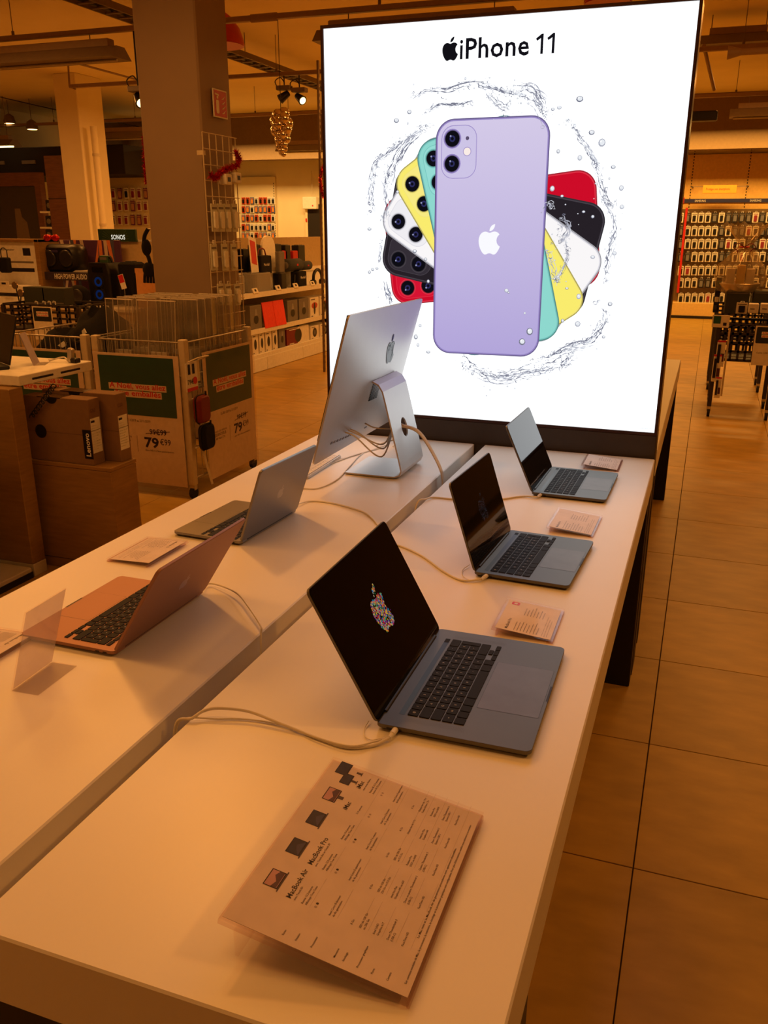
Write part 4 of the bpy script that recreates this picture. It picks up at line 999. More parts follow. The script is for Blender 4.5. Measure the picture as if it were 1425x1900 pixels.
# ------------------------------------------------------------------ promo bins with posters
def poster(b_, w, h, mi=0): pass
def promo_bin(label, x0, x1, y0, y1, right=True):
    t = thing('promo_bin', label, 'display bin', ((x0 + x1) / 2, (y0 + y1) / 2, 0), 0, 'wheeled promo bins'); cx, cy = (x0 + x1) / 2, (y0 + y1) / 2; a, c_ = (x1 - x0) / 2, (y1 - y0) / 2; Ht = .953
    for sx in (-1, 1):
        for sy in (-1, 1):
            MB().bbox(sx * a - .022, sy * c_ - .022, .085, sx * a + .022, sy * c_ + .022, Ht, .004).obj('post', M_STEEL, t)
            k = MB(); k.cyl((sx * a - .012, sy * c_, .035), (sx * a + .012, sy * c_, .035), .035, n=14); k = k.obj('wheel', M_RUBBER, t)
            MB().box(sx * a - .018, sy * c_ - .015, .055, sx * a + .018, sy * c_ + .015, .09).obj('fork', M_WIRE, k)
    for z in (Ht - .02, .74, .60, .30, .12):
        for sy in (-1, 1): MB().cyl((-a, sy * c_, z), (a, sy * c_, z), .005, n=6).obj('frame_wire', M_WIRE, t)
        for sx in (-1, 1): MB().cyl((sx * a, -c_, z), (sx * a, c_, z), .005, n=6).obj('frame_wire', M_WIRE, t)
    vw = MB().cyl((0, 0, .12), (0, 0, Ht - .02), .003, n=5).obj('upright_wire', M_WIRE, me_only=True)
    for k in range(1, 16):
        for sy in (-1, 1): mobj('upright_wire', vw, t, (-a + 2 * a * k / 16, sy * c_, 0))
    for k in range(1, 13):
        for sx in (-1, 1): mobj('upright_wire', vw, t, (sx * a, -c_ + 2 * c_ * k / 13, 0))
    MB().box(-a, -c_, .65, a, c_, .66).obj('wire_floor', M_WIRE, t)
    def sheet(M, w):
        b = MB(); b.M = M; b.box(-w / 2, .075, 0, w / 2, .860, .003); pp = b.obj('poster_sheet', M_PAPER, t)
        b = MB(); b.M = M @ Matrix.Translation((0, 0, .0035)); gb, gt = .495, .845
        b.plate(rrect(-w / 2 + .035, gb, w / 2 - .035, gt, .004), 0, 0)
        for s_, yy, wf in (('A Noël, vous allez', .655, .66), ('être emballés', .612, .54)):
            b.plate([(-w * wf / 2 - .006, yy - .010), (w * wf / 2 + .006, yy - .010), (w * wf / 2 + .006, yy + .028), (-w * wf / 2 - .006, yy + .028)], .0003, 1); b.text(s_, width=w * wf, height=.046, x=0, y=yy, mi=2, align='C', z=.0006, bold=.022)
        b.text('Du 08/11/2019 au 21/11/2019', width=w * .34, height=.022, x=-.03, y=.455, mi=3, align='C')
        b.text('99€99', width=w * .20, height=.046, x=w * .20, y=.385, mi=3, align='C', bold=.02); b.plate([(w * .05, .385), (w * .34, .408), (w * .34, .412), (w * .05, .389)], .0003, 3)
        b.text('79', width=w * .17, height=.085, x=w * .03, y=.305, mi=3, bold=.03); b.text('€99', width=w * .125, height=.052, x=w * .215, y=.325, mi=3)
        b.text('dont 0€15 d\'éco-participation', width=w * .34, height=.014, x=w * .20, y=.280, mi=3, align='C'); b.plate([(-w * .06, .27), (-w * .055, .27), (-w * .055, .37), (-w * .06, .37)], 0, 4)
        b.text('Disque dur externe', width=w * .26, height=.022, x=-w * .25, y=.355, mi=4, align='C'); b.text('ESSENTIELB', width=w * .22, height=.026, x=-w * .25, y=.330, mi=3, align='C')
        b.text('KIP Noir 2 To', width=w * .18, height=.02, x=-w * .25, y=.308, mi=3, align='C')
        b.obj('poster_print', [M_GREEN, M_PAPER, M_RINK, M_INK, M_GINK], pp)
        b = MB(); b.M = M @ Matrix.Translation((0, 0, .008)); b.box(-w / 2 - .01, .05, 0, w / 2 + .01, .875, .002); b.obj('clear_sleeve', M_CELLO2, t)
    sheet(Matrix.Translation((0, -c_ - .008, 0)) @ face_y(0) @ Matrix.Translation((-.012, 0, .026)), 2 * a - .01)
    if right: sheet(Matrix.Translation((a + .008, 0, 0)) @ face_x(0) @ Matrix.Translation((.075, 0, .020)), 2 * c_ - .14)
    return t
M_CELLO2 = clear('poster_sleeve', (252, 246, 240), .05, haze=.004)
promo_bin('wheeled wire bin with green christmas posters beside the left table', -3.172, -2.57, 3.65, 4.40)
promo_bin('wheeled wire bin behind the wooden cabinet, half hidden at the left', -3.85, -3.25, 3.65, 4.40, False)
# clear security cases standing in the first bin
def case(label, loc, rz, lean, w=.27, d=.05, h=.50):
    t = thing('clear_security_case', label, 'case', loc, rz, 'clear security cases in the bin'); Mx = Matrix.Rotation(lean, 4, 'X')
    for nm, bx in (('case_front', (-w / 2, 0, 0, w / 2, .003, h)), ('case_back', (-w / 2, d - .003, 0, w / 2, d, h)), ('case_side', (-w / 2, .003, 0, -w / 2 + .003, d - .003, h)), ('case_side', (w / 2 - .003, .003, 0, w / 2, d - .003, h)), ('case_lid', (-w / 2, .003, h - .003, w / 2, d - .003, h))):
        b = MB(); b.M = Mx; b.box(*bx); b.obj(nm, M_CLEARBOX, t)
    for z in (.006, h): b = MB(); b.M = Mx; b.box(-w / 2 - .002, -.002, z - .006, w / 2 + .002, .0, z); b.obj('case_rim', mat('pale_rim', (232, 222, 205), .3), t)
    for x_ in (-w / 2, w / 2 - .004, -w * .22): b = MB(); b.M = Mx; b.box(x_, -.003, 0, x_ + .004, .0, h); b.obj('case_edge', mat('streak_pale', (190, 178, 160), .25), t)  # pale bars along edges and face, colour stands in for reflection streaks
    b = MB(); b.M = Mx; b.box(-.06, .014, .012, .06, .034, .20); c2 = b.obj('boxed_drive', M_PAPER, t)
    b = MB(); b.M = Mx; b.box(-.05, .0130, .02, .05, .0138, .10); b.obj('drive_picture', mat('drive_photo', (60, 70, 76), .5), c2)
    return t
case('front clear security case leaning in the wire bin, drive box visible inside', (-2.80, 3.70, .662), -.03, -.10, .27)
case('clear security case at the front left of the bin', (-3.055, 3.72, .662), -.05, -.05, .20)
ORD = ['first', 'second', 'third', 'fourth', 'fifth', 'sixth', 'seventh', 'eighth', 'ninth', 'tenth', 'eleventh', 'twelfth', 'thirteenth', 'fourteenth']
for k in range(7): case('%s clear security case from the front in the right row of the bin' % ORD[k], (-2.725, 3.86 + k * .072, .662), .06 * (k % 3 - 1), -.03 - .01 * (k % 2), .27)
for k in range(6): case('%s clear security case from the front in the left row of the bin' % ORD[k], (-3.02, 3.86 + k * .080, .662), .05 * (k % 2), -.03, .28)
# cases hanging at the bin post
def hang_case(label, u, v0, v1, x, m_):
    p = at(u, v1, x=x); h = at(u, v0, x=x).z - p.z; t = thing('zip_case', label, 'case', p)
    b = MB(); rg = []
    for z_, s in ((0, .72), (.012, .95), (.03, 1), (.045, .93), (.055, .7)): rg.append([(z_, y * s, h / 2 + (zz - h / 2) * (s * .5 + .5)) for y, zz in rrect(-.068, 0, .068, h, .035, 6)])
    b.loft(rg, 0, True); b.obj('shell', m_, t)
    b = MB(); b.tube([(.028, y, zz) for y, zz in rrect(-.070, -.002, .070, h + .002, .036, 6)], .004, 6, 0, 1); b.obj('zip', M_BLACK, t); MB().box(.04, .02, h - .01, .048, .03, h + .02).obj('zip_pull', M_BLACK, t)
hang_case('dark red zip case hanging from the bin corner', 369, 731, 783, -2.52, M_DKRED); hang_case('black zip case hanging below the red one on the bin corner', 378, 785, 832, -2.515, M_FABRIC)
p = at(357, 725, x=-2.525); t = thing('price_tag', 'white and red price tag above the red zip case', 'price tag', p); h = at(357, 672, x=-2.525).z - p.z
MB().box(0, -.06, 0, .004, .06, h).obj('tag', M_PAPER, t); MB().box(.004, -.055, 0, .005, .055, .02).obj('tag_stripe', M_RED, t); MB().cyl((.0045, .03, h * .35), (.006, .03, h * .35), .022, n=14).obj('tag_spot', M_RED, t)
b = MB(); b.M = face_x(.0055); b.text('79€', height=.04, x=-.05, y=h * .25); b.plate([(-.04, h * .6), (-.015, h * .6), (-.015, h * .95), (-.04, h * .95)], 0); b.plate([(.005, h * .6), (.03, h * .6), (.03, h * .95), (.005, h * .95)], 0); b.obj('tag_print', M_INK, t)
p = at(352, 672, x=-2.545); t = thing('wire_pocket', 'small wire pocket hooked on the bin post', 'holder', p)
MB().tube([(0, -.03, 0), (.07, -.03, .03), (.07, .09, .03), (0, .09, 0)], .005, 6, 0, 1).obj('rim', M_STEEL, t); MB().box(.0, -.03, -.12, .006, .09, 0).obj('back', M_STEEL, t)
p0, p1 = at(376, 836, x=-2.53), at(394, 898, x=-2.48); t = thing('hang_strip', 'pale plastic hang strip dangling below the black zip case', 'strip', p1)
d_ = p0 - p1; b = MB(); b.loft([[(0, -.012, 0), (0, .012, 0), (.002, .012, 0), (.002, -.012, 0)], [tuple(d_ + Vector(q_)) for q_ in ((0, -.012, 0), (0, .012, 0), (.002, .012, 0), (.002, -.012, 0))]]); b.obj('strip', M_STEEL, t)
# black bags heaped in the second bin
def bag(label, c, sx, sy, sz, seed):
    rb = random.Random(seed); t = thing('black_bag', label, 'bag', c, rb.uniform(-.3, .3), 'black bags in the bin'); rg = []; n = 18
    ph = [rb.uniform(0, 6) for _ in range(4)]
    for k in range(1, 10):
        a = math.pi * k / 10 - math.pi / 2; ring = []
        for i in range(n):
            an = 6.28318 * i / n; wr = 1 + .10 * math.sin(3 * an + ph[0] + k) + .07 * math.sin(5 * an + ph[1] - 2 * k)
            ring.append((sx * math.cos(a) * math.cos(an) * wr, sy * math.cos(a) * math.sin(an) * wr, sz * (1 + math.sin(a)) * (1 + .1 * math.sin(2 * an + ph[2]))))
        rg.append(ring)
    b = MB().loft(rg, 0, True); b.obj('bag_body', M_FABRIC, t)
    MB().tube([(-sx * .4, -sy * .5, sz * 1.5), (-sx * .2, -sy * .9, sz * 1.2), (sx * .2, -sy * .95, sz * 1.1), (sx * .4, -sy * .6, sz * 1.5)], .008, 6).obj('bag_strap', M_PLAS, t)
    b = MB(); b.M = Matrix.Translation((sx * .1, -sy * .80, sz * 1.25)) @ Matrix.Rotation(-.6, 4, 'Y'); b.box(-.07, -.006, -.015, .07, 0, .015); b.obj('bag_tag', M_PAPER, t)
bag('black shoulder bag heaped high in the left bin', (-3.42, 4.02, .662), .17, .22, .20, 1); bag('crumpled black bag lying in the left bin', (-3.69, 4.0, .662), .17, .22, .13, 2)

# ------------------------------------------------------------------ wooden cabinet, shelves and boxes at left
t = thing('cabinet', 'low oak cabinet carrying two laptop boxes at the left', 'cabinet', (-2.42, 2.545, 0))
MB().bbox(-.40, -.095, .0, .205, .095, .51, .003).obj('body', M_OAK, t); MB().bbox(-.40, -.097, .51, .207, .097, .53, .003).obj('top', M_OAK, t)
MB().box(-.39, -.0965, .05, .20, -.0945, .052).obj('seam', M_DARK, t)
t = thing('gable_panel', 'thick upright wooden gable panel at the left picture edge', 'shelf unit', (-2.97, 2.36, 0))
MB().bbox(-.36, -.05, .06, .37, .035, .885, .003).obj('panel', M_OAK, t); MB().bbox(-.36, -.048, .0, .372, .036, .06, .002).obj('foot', mat('white_plinth', (214, 206, 190), .5), t)
t = thing('plinth_shelf', 'pale low plinth on the floor at the left edge', 'plinth', (-3.0, 1.70, 0)); MB().bbox(-.4, -.6, 0, .4, .6, .05, .004).obj('slab', MATS['white_plinth'], t); MB().box(.4, -.6, 0, .404, .6, .03).obj('kick_strip', M_DARK, t)
t = thing('loudspeaker', 'black loudspeaker standing on the plinth at the left edge', 'speaker', (-2.90, 2.06, .05))
b = MB(); b.loft([[(x, y, z) for x, y in rrect(-.14 + i_, -.15 + i_, .14 - i_, .15 - i_, .04 - i_ * .5, 5)] for z, i_ in ((0, .02), (.02, 0), (.27, 0), (.32, .025), (.335, .05))], 0, True); b.obj('cabinet_shell', M_FABRIC, t)
MB().lathe([(.09, 0), (.085, .008), (.04, .004), (.001, .006)], 20, (0, 0, 0), 0, Matrix.Translation((0, -.151, .16)) @ Matrix.Rotation(R(90), 4, 'X')).obj('cone', M_PLAS, t)
def laptop_box(label, x0, x1, y0, z0, h, patch=True):
    t = thing('laptop_carton', label, 'box', ((x0 + x1) / 2, y0 + .04, z0), 0, 'laptop cartons on the cabinet'); a = (x1 - x0) / 2
    MB().bbox(-a, -.04, 0, a, .04, h, .002).obj('carton', M_CARD, t); MB().box(-.10, -.0405, h - .004, .03, .0405, h + .0006).obj('tape', mat('tape', (60, 42, 30), .2), t)
    MB().cyl((-.10, -.0405, h * .46), (-.10, -.0415, h * .46), .032, n=18).obj('grip_hole', M_BLACK, t); b = MB(); b.M = face_y(-.0408); b.plate([(-.02 + .032 * math.cos(math.pi + math.pi * i / 10), h + .03 * math.sin(math.pi + math.pi * i / 10)) for i in range(11)], 0); b.obj('handle_cutout', M_BLACK, t)
    MB().box(-a, -.0406, h * .46, a, -.0402, h * .463).obj('flap_seam', M_DARK, t)
    b = MB(); b.M = face_x(a + .0006); b.plate(rrect(-.036, .055, .030, .215, .002), 0, 0); rr_ = random.Random(3)
    b.plate(rrect(-.032, .195, -.006, .205, .001), .0002, 1)
    lines(b, -.032, .026, .065, .185, 10, 1, rr_, .006); b.plate([(-.036, .158), (.03, .158), (.03, .160), (-.036, .160)], .0002, 1); b.obj('shipping_label', [M_PAPER, M_INK], t)
    b = MB(); b.M = face_x(a + .0006); b.text('G50', height=.022, x=-.03, y=h - .06); b.obj('end_print', mat('faint_print', (96, 64, 44), .8), t)
    if not patch: return
    b = MB(); b.box(a - .045, -.0412, .03, a + .0012, -.0402, .165); lg = b.obj('brand_patch', M_BLACK, t)
    b = MB(); b.M = Matrix.Translation((a - .010, -.0418, .042)) @ face_y(0) @ Matrix.Rotation(R(90), 4, 'Z'); b.text('Lenovo', width=.108, height=.036, x=0, y=0, bold=.02); b.obj('brand_lettering', M_PAPER, lg)
laptop_box('cardboard laptop carton in front, standing on the oak cabinet', -2.665, -2.31, 2.46, .53, .302); laptop_box('cardboard laptop carton standing behind the first one', -2.64, -2.232, 2.556, .53, .315, False)
# white floating shelf with a laptop
t = thing('white_shelf', 'thick white shelf board with slots, holding a dark laptop at left', 'shelf', (-3.10, 2.62, .888)); MB().bbox(-.5, -.24, 0, .5, .26, .046, .003).obj('board', M_WHITE, t)
for y in (-.16, .03): b = MB(); b.M = face_x(.5005); b.plate(rrect(y, .016, y + .14, .026, .004), 0); b.obj('slot', M_DARK, t)
t = thing('white_counter_end', 'end of a thick white counter at the left picture edge', 'counter', (-3.0, 1.93, .75)); MB().bbox(-.5, -.3, .02, .465, .17, .125, .004).obj('board', M_WHITE, t); MB().box(-.5, -.26, -.70, .36, -.14, .02).obj('support', M_BROWNWOOD, t)
t = thing('laptop', 'black laptop on the thick white shelf at the left edge', 'laptop', (-2.98, 2.50, .934), R(-30)); MB().bbox(-.17, -.12, .001, .17, .12, .018, .003).obj('base', M_PLAS, t)
b = MB(); b.M = Matrix.Translation((0, .12, .018)) @ Matrix.Rotation(R(-15), 4, 'X'); b.bbox(-.17, -.004, 0, .17, .004, .23, .002); b.obj('lid', M_PLAS, t)
kk = MB().box(-.0075, -.0065, 0, .0075, .0065, .0015).obj('key', M_KEY, me_only=True)
for r_ in range(5):
    for i_ in range(15): mobj('key', kk, t, (-.14 + i_ * .0195, .07 - r_ * .0185, .0182))
t = thing('acrylic_sign', 'leaning lilac tinted acrylic sign on the thick white shelf', 'sign', (-2.78, 2.70, .934), .5); b = MB(); b.M = Matrix.Rotation(R(-18), 4, 'Y'); b.box(-.002, -.055, 0, .002, .055, .155); b.obj('panel', mat('lilac_sheet', (190, 178, 200), .2), t); MB().box(-.002, -.055, 0, .05, .055, .003).obj('foot', M_ACRYL, t)
t = thing('alarm_clip', 'small metal alarm clip on the thick white shelf', 'security device', (-2.66, 2.80, .934)); b = MB(); b.M = Matrix.Rotation(.15, 4, 'Y'); b.bbox(-.015, -.012, 0, .015, .012, .07, .004); b.obj('clip_body', M_WIRE, t); MB().bbox(.012, -.02, 0, .045, .02, .022, .003).obj('clip_base', M_PLAS, t); MB().tube([(-.02, 0, .01), (-.06, .02, .02), (-.1, -.02, .008), (-.13, 0, .006)], .004, 6).obj('clip_cord', M_CABLE, t)
t = thing('coiled_cord', 'black coiled cord hanging from the thick white shelf over the cartons', 'cable', at(100, 712, y=2.44)); o = t.location.copy()
pts = [Vector((0, 0, -.02))] + [at(100 - 42 * f_, 716 + 58 * f_, y=2.44) - o + Vector((.012 * math.cos(f_ * 60), 0, .012 * math.sin(f_ * 60))) for f_ in [k / 40 for k in range(41)]]
MB().tube(pts, .003, 6, 0, 2).obj('cord', M_BLACK, t)

# ------------------------------------------------------------------ long shelf unit behind the bins
GX = -4.50; GY0, GY1 = 7.35, 11.2
t = thing('shelf_unit', 'long white shelf unit full of speakers and boxed headphones behind the bins', 'shelf unit', (GX - .3, (GY0 + GY1) / 2, 0)); gl = (GY1 - GY0) / 2
MB().bbox(-.3, -gl, 0, .30, gl, .20, .004).obj('base', M_WHITE, t)
for k in range(4): MB().box(.3005, -gl + k * gl / 2 + .005, .01, .306, -gl + (k + 1) * gl / 2 - .005, .15).obj('kick_panel', M_WHITE, t)
for z, d_ in ((.455, .0), (.855, .02)):
    MB().bbox(-.3, -gl, z - .02, .29 + d_, gl, z + .015, .003).obj('shelf', M_WHITE, t); MB().box(.29 + d_, -gl, z - .025, .305 + d_, gl, z + .03).obj('shelf_lip', M_WHITE, t)
MB().bbox(-.3, -gl, .87, .06, gl, 1.06, .003).obj('riser', M_WHITE, t); MB().box(.06, -gl, 1.04, .075, gl, 1.085).obj('shelf_lip', M_WHITE, t)
MB().bbox(-.32, -gl, .2, -.28, gl, 1.45, .003).obj('back_panel', mat('back_board', (190, 165, 120), .6), t)
for y in (-gl, 0, gl): MB().box(-.30, y - .012, .2, .26, y + .012, .44).obj('divider', M_DARK, t)
def gy(cx): return at(300 + cx / 4.453, 560, x=GX).y
def prod(name, label, cat, cx0, cx1, z, x=GX - .02, group=None):
    y0, y1 = gy(cx0), gy(cx1); return thing(name, label, cat, (x, (y0 + y1) / 2, z), 0, group), (y1 - y0) / 2
M_OVAL = M_PLAS
def oval(parent, h, w, hh, mt=None, x=.001):
    b = MB(); b.M = face_x(x); b.plate([(w * math.cos(6.283 * i / 18), h + hh * math.sin(6.283 * i / 18)) for i in range(18)], 0); b.obj('product_picture', mt or M_OVAL, parent)
def carton(label, cx0, cx1, z, h, m_, pic, group, d=.2):
    t, a = prod('product_box', label, 'box', cx0 + 4, cx1 - 4, z, group=group)
    MB().bbox(-d, -a, 0, 0, a, h, .003).obj('carton', m_, t)
    if pic == 'tall': oval(t, h * .5, a * .45, h * .26)
    elif pic == 'round': oval(t, h * .5, a * .5, min(a * .5, h * .36)); oval(t, h * .5, a * .25, min(a * .25, h * .2), mat('mid_grey', (110, 110, 114), .5), .002)
    elif pic == 'cup': oval(t, h * .42, a * .42, h * .18); b = MB(); b.M = face_x(.002); b.plate([(-a * .25, h * .58), (a * .25, h * .58), (a * .1, h * .85), (-a * .1, h * .85)], 0); b.obj('product_picture', M_GREYF, t)
    elif pic == 'wings': oval(t, h * .45, a * .22, h * .3); oval(t, h * .6, a * .7, h * .16, mat('rose_photo', (190, 80, 60), .6), .0008)
    b = MB(); b.M = face_x(.0015); b.plate(rrect(-a * .8, h * .88, a * .1, h * .93, .002), 0); b.plate(rrect(-a * .8, h * .05, -a * .4, h * .1, .002), 0); b.obj('box_print', M_GINK if m_ is not M_RED else M_PAPER, t)
    return t
zb = .20
for i, (a_, c_) in enumerate([(742, 800), (802, 852), (854, 912), (914, 962)]): carton('%s white speaker box from the left with upright speaker picture, lowest shelf' % ORD[i], a_, c_, zb, .225, M_PAPER, 'tall', 'upright speaker boxes low on the shelf')
carton('tall grey box with a hanging speaker picture on the lowest shelf', 968, 1026, zb, .235, M_GREYBOX, 'cup', 'boxes on the lowest shelf')
t = carton('large red and white headphone box on the lowest shelf', 1034, 1225, zb, .20, M_PAPER, None, 'boxes on the lowest shelf'); oval(t, .1, .10, .085); t.children[0].data.materials[0] = M_PAPER
y0, y1 = gy(1034), gy(1128); h2 = (gy(1225) - gy(1034)) / 2
MB().box(-.19, -h2 + .002, .005, .0006, -h2 + (y1 - y0), .196).obj('red_side', M_DKRED, t)
for k, (a_, c_) in enumerate(((1232, 1308), (1312, 1400))): carton('white headphone box near the end of the lowest shelf, %s of two' % ['left', 'right'][k], a_, c_, zb, .165, M_PAPER, 'round', 'headphone boxes on the lowest shelf')
zb = .472
carton('grey box with a square speaker picture on the middle shelf', 735, 838, zb, .27, M_GREYBOX, 'cup', 'boxes on the middle shelf')
t, a = prod('price_board', 'bright red double price board propped on the middle shelf', 'sign', 842, 1022, zb, GX + .01)
for s in (-1, 1): b = MB(); b.M = Matrix.Rotation(R(-8), 4, 'Y'); b.bbox(-.01, min(0, s * a) + .003, 0, 0, max(0, s * a) - .003, .29, .002); b.obj('red_panel', mat('neon_red', (240, 62, 44), .55), t)
MB().box(-.08, -a * .5, 0, -.005, a * .5, .01).obj('easel', M_BLACK, t)
for k, (a_, c_) in enumerate(((1046, 1138), (1142, 1228))): carton('grey box right of the red boards on the middle shelf, %s of two' % ['left', 'right'][k], a_, c_, zb, .26, M_GREYBOX, 'cup', 'pale grey boxes on the middle shelf')
for k, (a_, c_) in enumerate(((1234, 1312), (1316, 1400))): carton('white box with reddish earphone picture on the middle shelf, %s of two' % ['left', 'right'][k], a_, c_, zb, .25, M_PAPER, 'wings', 'earphone boxes on the middle shelf')
zb = .872
def rspk(label, cx0, cx1, z, h, m_, x=GX - .02, d=.12, r=.03, group=None, top=None):
    t, a = prod('speaker', label, 'speaker', cx0, cx1, z, x, group); rr_ = min(r, d / 2 - .002, a - .002)
    b = MB(); b.loft([[(x_ , y_, z_) for x_, y_ in rrect(-d + i_, -a + i_, 0 - i_, a - i_, max(rr_ - i_, .002), 5)] for z_, i_ in ((0, .006), (.006, 0), (h - .008, 0), (h, .008))], 0); b.obj('speaker_body', m_, t)
    MB().bbox(-d * .8, -a * .6, h, -d * .2, a * .6, h + .004, .001).obj('control_plate', top or M_PLAS, t)
    return t, a
rspk('pale round speaker at the column end of the display step', 660, 722, zb, .20, M_GREYF, r=.06); rspk('wide grey fabric speaker on the display step', 790, 944, zb, .21, M_GREYF, d=.18, r=.09)
rspk('slim black upright speaker on the display step', 1002, 1058, zb, .19, M_PLAS, r=.04)
t, a = rspk('black speaker with white script emblem on the display step', 1150, 1220, zb, .185, M_FABRIC); b = MB(); b.M = face_x(.001); b.text('Marshall', width=a * 1.1, x=0, y=.10, align='C'); b.obj('emblem', M_PAPER, t); MB().tube([(-.05, -a, .15), (-.03, -a - .07, .02), (-.02, -a - .12, .006)], .008, 6).obj('strap', M_PLAS, t)
t, a = prod('headphones', 'black arched headphones on the display step', 'headphones', 1268, 1340, zb, GX - .02); MB().tube([(0, -a, .03), (0, -a * .8, .14), (0, 0, .19), (0, a * .8, .14), (0, a, .03)], .02, 8).obj('headband', M_PLAS, t)
for s in (-1, 1): MB().cyl((-.03, s * a, .035), (.03, s * a, .035), .035, n=14).obj('ear_cup', M_PLAS, t)
zb = 1.06; XU = GX - .26
rspk('big round black speaker on the upper step', 712, 818, zb, .36, M_FABRIC, XU, .2, .09)
t, a = prod('price_board', 'slanted white and red price board on the upper step', 'sign', 800, 900, zb, XU + .16); b = MB(); b.M = Matrix.Rotation(R(-12), 4, 'X') @ Matrix.Rotation(R(-10), 4, 'Y'); b.box(-.004, -a * .62, 0, 0, a * .62, .42); bo = b.obj('board', M_PAPER, t)
b = MB(); b.M = Matrix.Rotation(R(-12), 4, 'X') @ Matrix.Rotation(R(-10), 4, 'Y'); b.box(.0, -a * .42, .12, .002, a * .42, .38); b.obj('red_print', M_RED, bo); MB().box(-.09, -a * .4, 0, .02, a * .4, .01).obj('foot', M_WHITE, t)
t, a = rspk('small black guitar amplifier shaped speaker with carrying strap', 908, 1002, zb, .20, M_FABRIC, XU + .14, .14); b = MB(); b.M = face_x(.001); b.text('Marshall', width=a * .9, x=0, y=.09, align='C'); b.obj('emblem', M_PAPER, t); MB().tube([(-.06, -a * .7, .2), (-.06, -a * .4, .27), (-.06, a * .4, .27), (-.06, a * .7, .2)], .008, 6).obj('strap', M_DKRED, t)
t, a = prod('display_disc', 'large upright white rounded panel on the upper step', 'display panel', 1000, 1100, zb, XU + .02); b = MB(); b.M = face_x(0); b.prism([(-a, 0), (a, 0), (a, .28)] + [(a * math.cos(math.pi * i / 12), .28 + .14 * math.sin(math.pi * i / 12)) for i in range(1, 12)] + [(-a, .28)], -.03, 0); b.obj('panel', mat('panel_white', (252, 246, 235), .4), t); MB().box(-.02, -a * .9, 0, .04, a * .9, .01).obj('foot', M_WHITE, t)  # panel is plain white
rspk('small grey upright speaker before the white rounded panel', 1052, 1098, zb, .24, M_GREYBOX, XU + .15, .06, .02)
def cylspk(label, cx0, cx1, r):
    t, a = prod('cylinder_speaker', label, 'speaker', cx0, cx1, zb, XU + .14); b = MB(); b.M = Matrix.Translation((0, 0, r)) @ Matrix.Rotation(R(90), 4, 'X'); b.lathe([(r * .6, -a), (r, -a + .015), (r, a - .015), (r * .6, a)], 20); b.obj('body', mat('slate_fabric', (66, 72, 80), .9, bump=.3, scale=90), t)
    for s in (-1, 1): b = MB(); b.M = Matrix.Translation((0, 0, r)) @ Matrix.Rotation(R(90), 4, 'X'); b.lathe([(.001, s * (a + .001)), (r * .58, s * (a + .002)), (r * .6, s * (a - .002))], 18); b.obj('end_cap', M_GREYBOX, t)
    MB().box(r - .01, -.02, r * .9, r + .002, .02, r * 1.2).obj('badge', M_RED, t)
cylspk('lying cylinder speaker on the upper step, larger one', 1104, 1214, .075); cylspk('lying cylinder speaker on the upper step, smaller one', 1220, 1296, .055)
for k, (a_, c_, h, m_, lb_) in enumerate([(860, 905, .30, M_PLAS, 'black upright speaker at the back of the upper step, beside the price board'), (955, 1000, .36, M_PLAS, 'tall black speaker at the back beside the white rounded panel'), (1105, 1162, .36, M_PLAS, 'broad black speaker at the back right of the white rounded panel'), (1166, 1206, .25, M_RED, 'red speaker at the back of the upper step, left of two'), (1190, 1232, .34, M_PLAS, 'black speaker between the two red ones'), (1250, 1290, .24, M_RED, 'red speaker at the back of the upper step, right of two'), (1292, 1345, .33, M_PLAS, 'black speaker at the back by the light box')]):
    rspk(lb_, a_, c_, zb, h * .72 + .06, m_, XU, .10, .012)
for k, (cx, z, x_) in enumerate([(765, .895, GX + .025), (955, .895, GX + .025), (1100, .895, GX + .025), (1238, .895, GX + .025), (760, 1.08, GX - .22), (995, 1.08, GX - .22), (1112, 1.08, GX - .22), (1210, 1.08, GX - .22), (1285, 1.08, GX - .22)]):
    t = thing('shelf_price_tag', '%s small white price tag from the left on the %s display step' % (ORD[k if k < 4 else k - 4], 'lower' if k < 4 else 'upper'), 'price tag', (x_, gy(cx), z - .02), 0, 'price tags on the display steps'); b = MB(); b.M = Matrix.Rotation(R(-25), 4, 'Y'); b.bbox(0, -.06, 0, .01, .06, .06, .002); b.obj('tag', M_PAPER, t); b = MB(); b.M = Matrix.Rotation(R(-25), 4, 'Y'); b.box(.0102, -.02, .02, .0112, .02, .045); b.obj('tag_print', M_INK, t)

# perforated pole at the light box side
t = thing('slotted_post', 'slotted metal upright standing just left of the light box', 'post', at(602, 690, z=0)); h = 3.2
MB().bbox(-.012, -.012, 0, .012, .012, h, .002).obj('upright', mat('post_brown', (120, 100, 76), .5), t); sl_ = MB().box(.012, -.006, 0, .0126, .006, .03).obj('slot', M_DARK, me_only=True)
for k in range(50): mobj('slot', sl_, t, (0, 0, .1 + k * .06))
PY = at(602, 690, z=0).y - .02
tinsel('red tinsel garland hanging at the slotted upright beside the light box', [at(599, 308, y=PY), at(595, 330, y=PY), at(597, 350, y=PY), at(600, 365, y=PY)], .04)

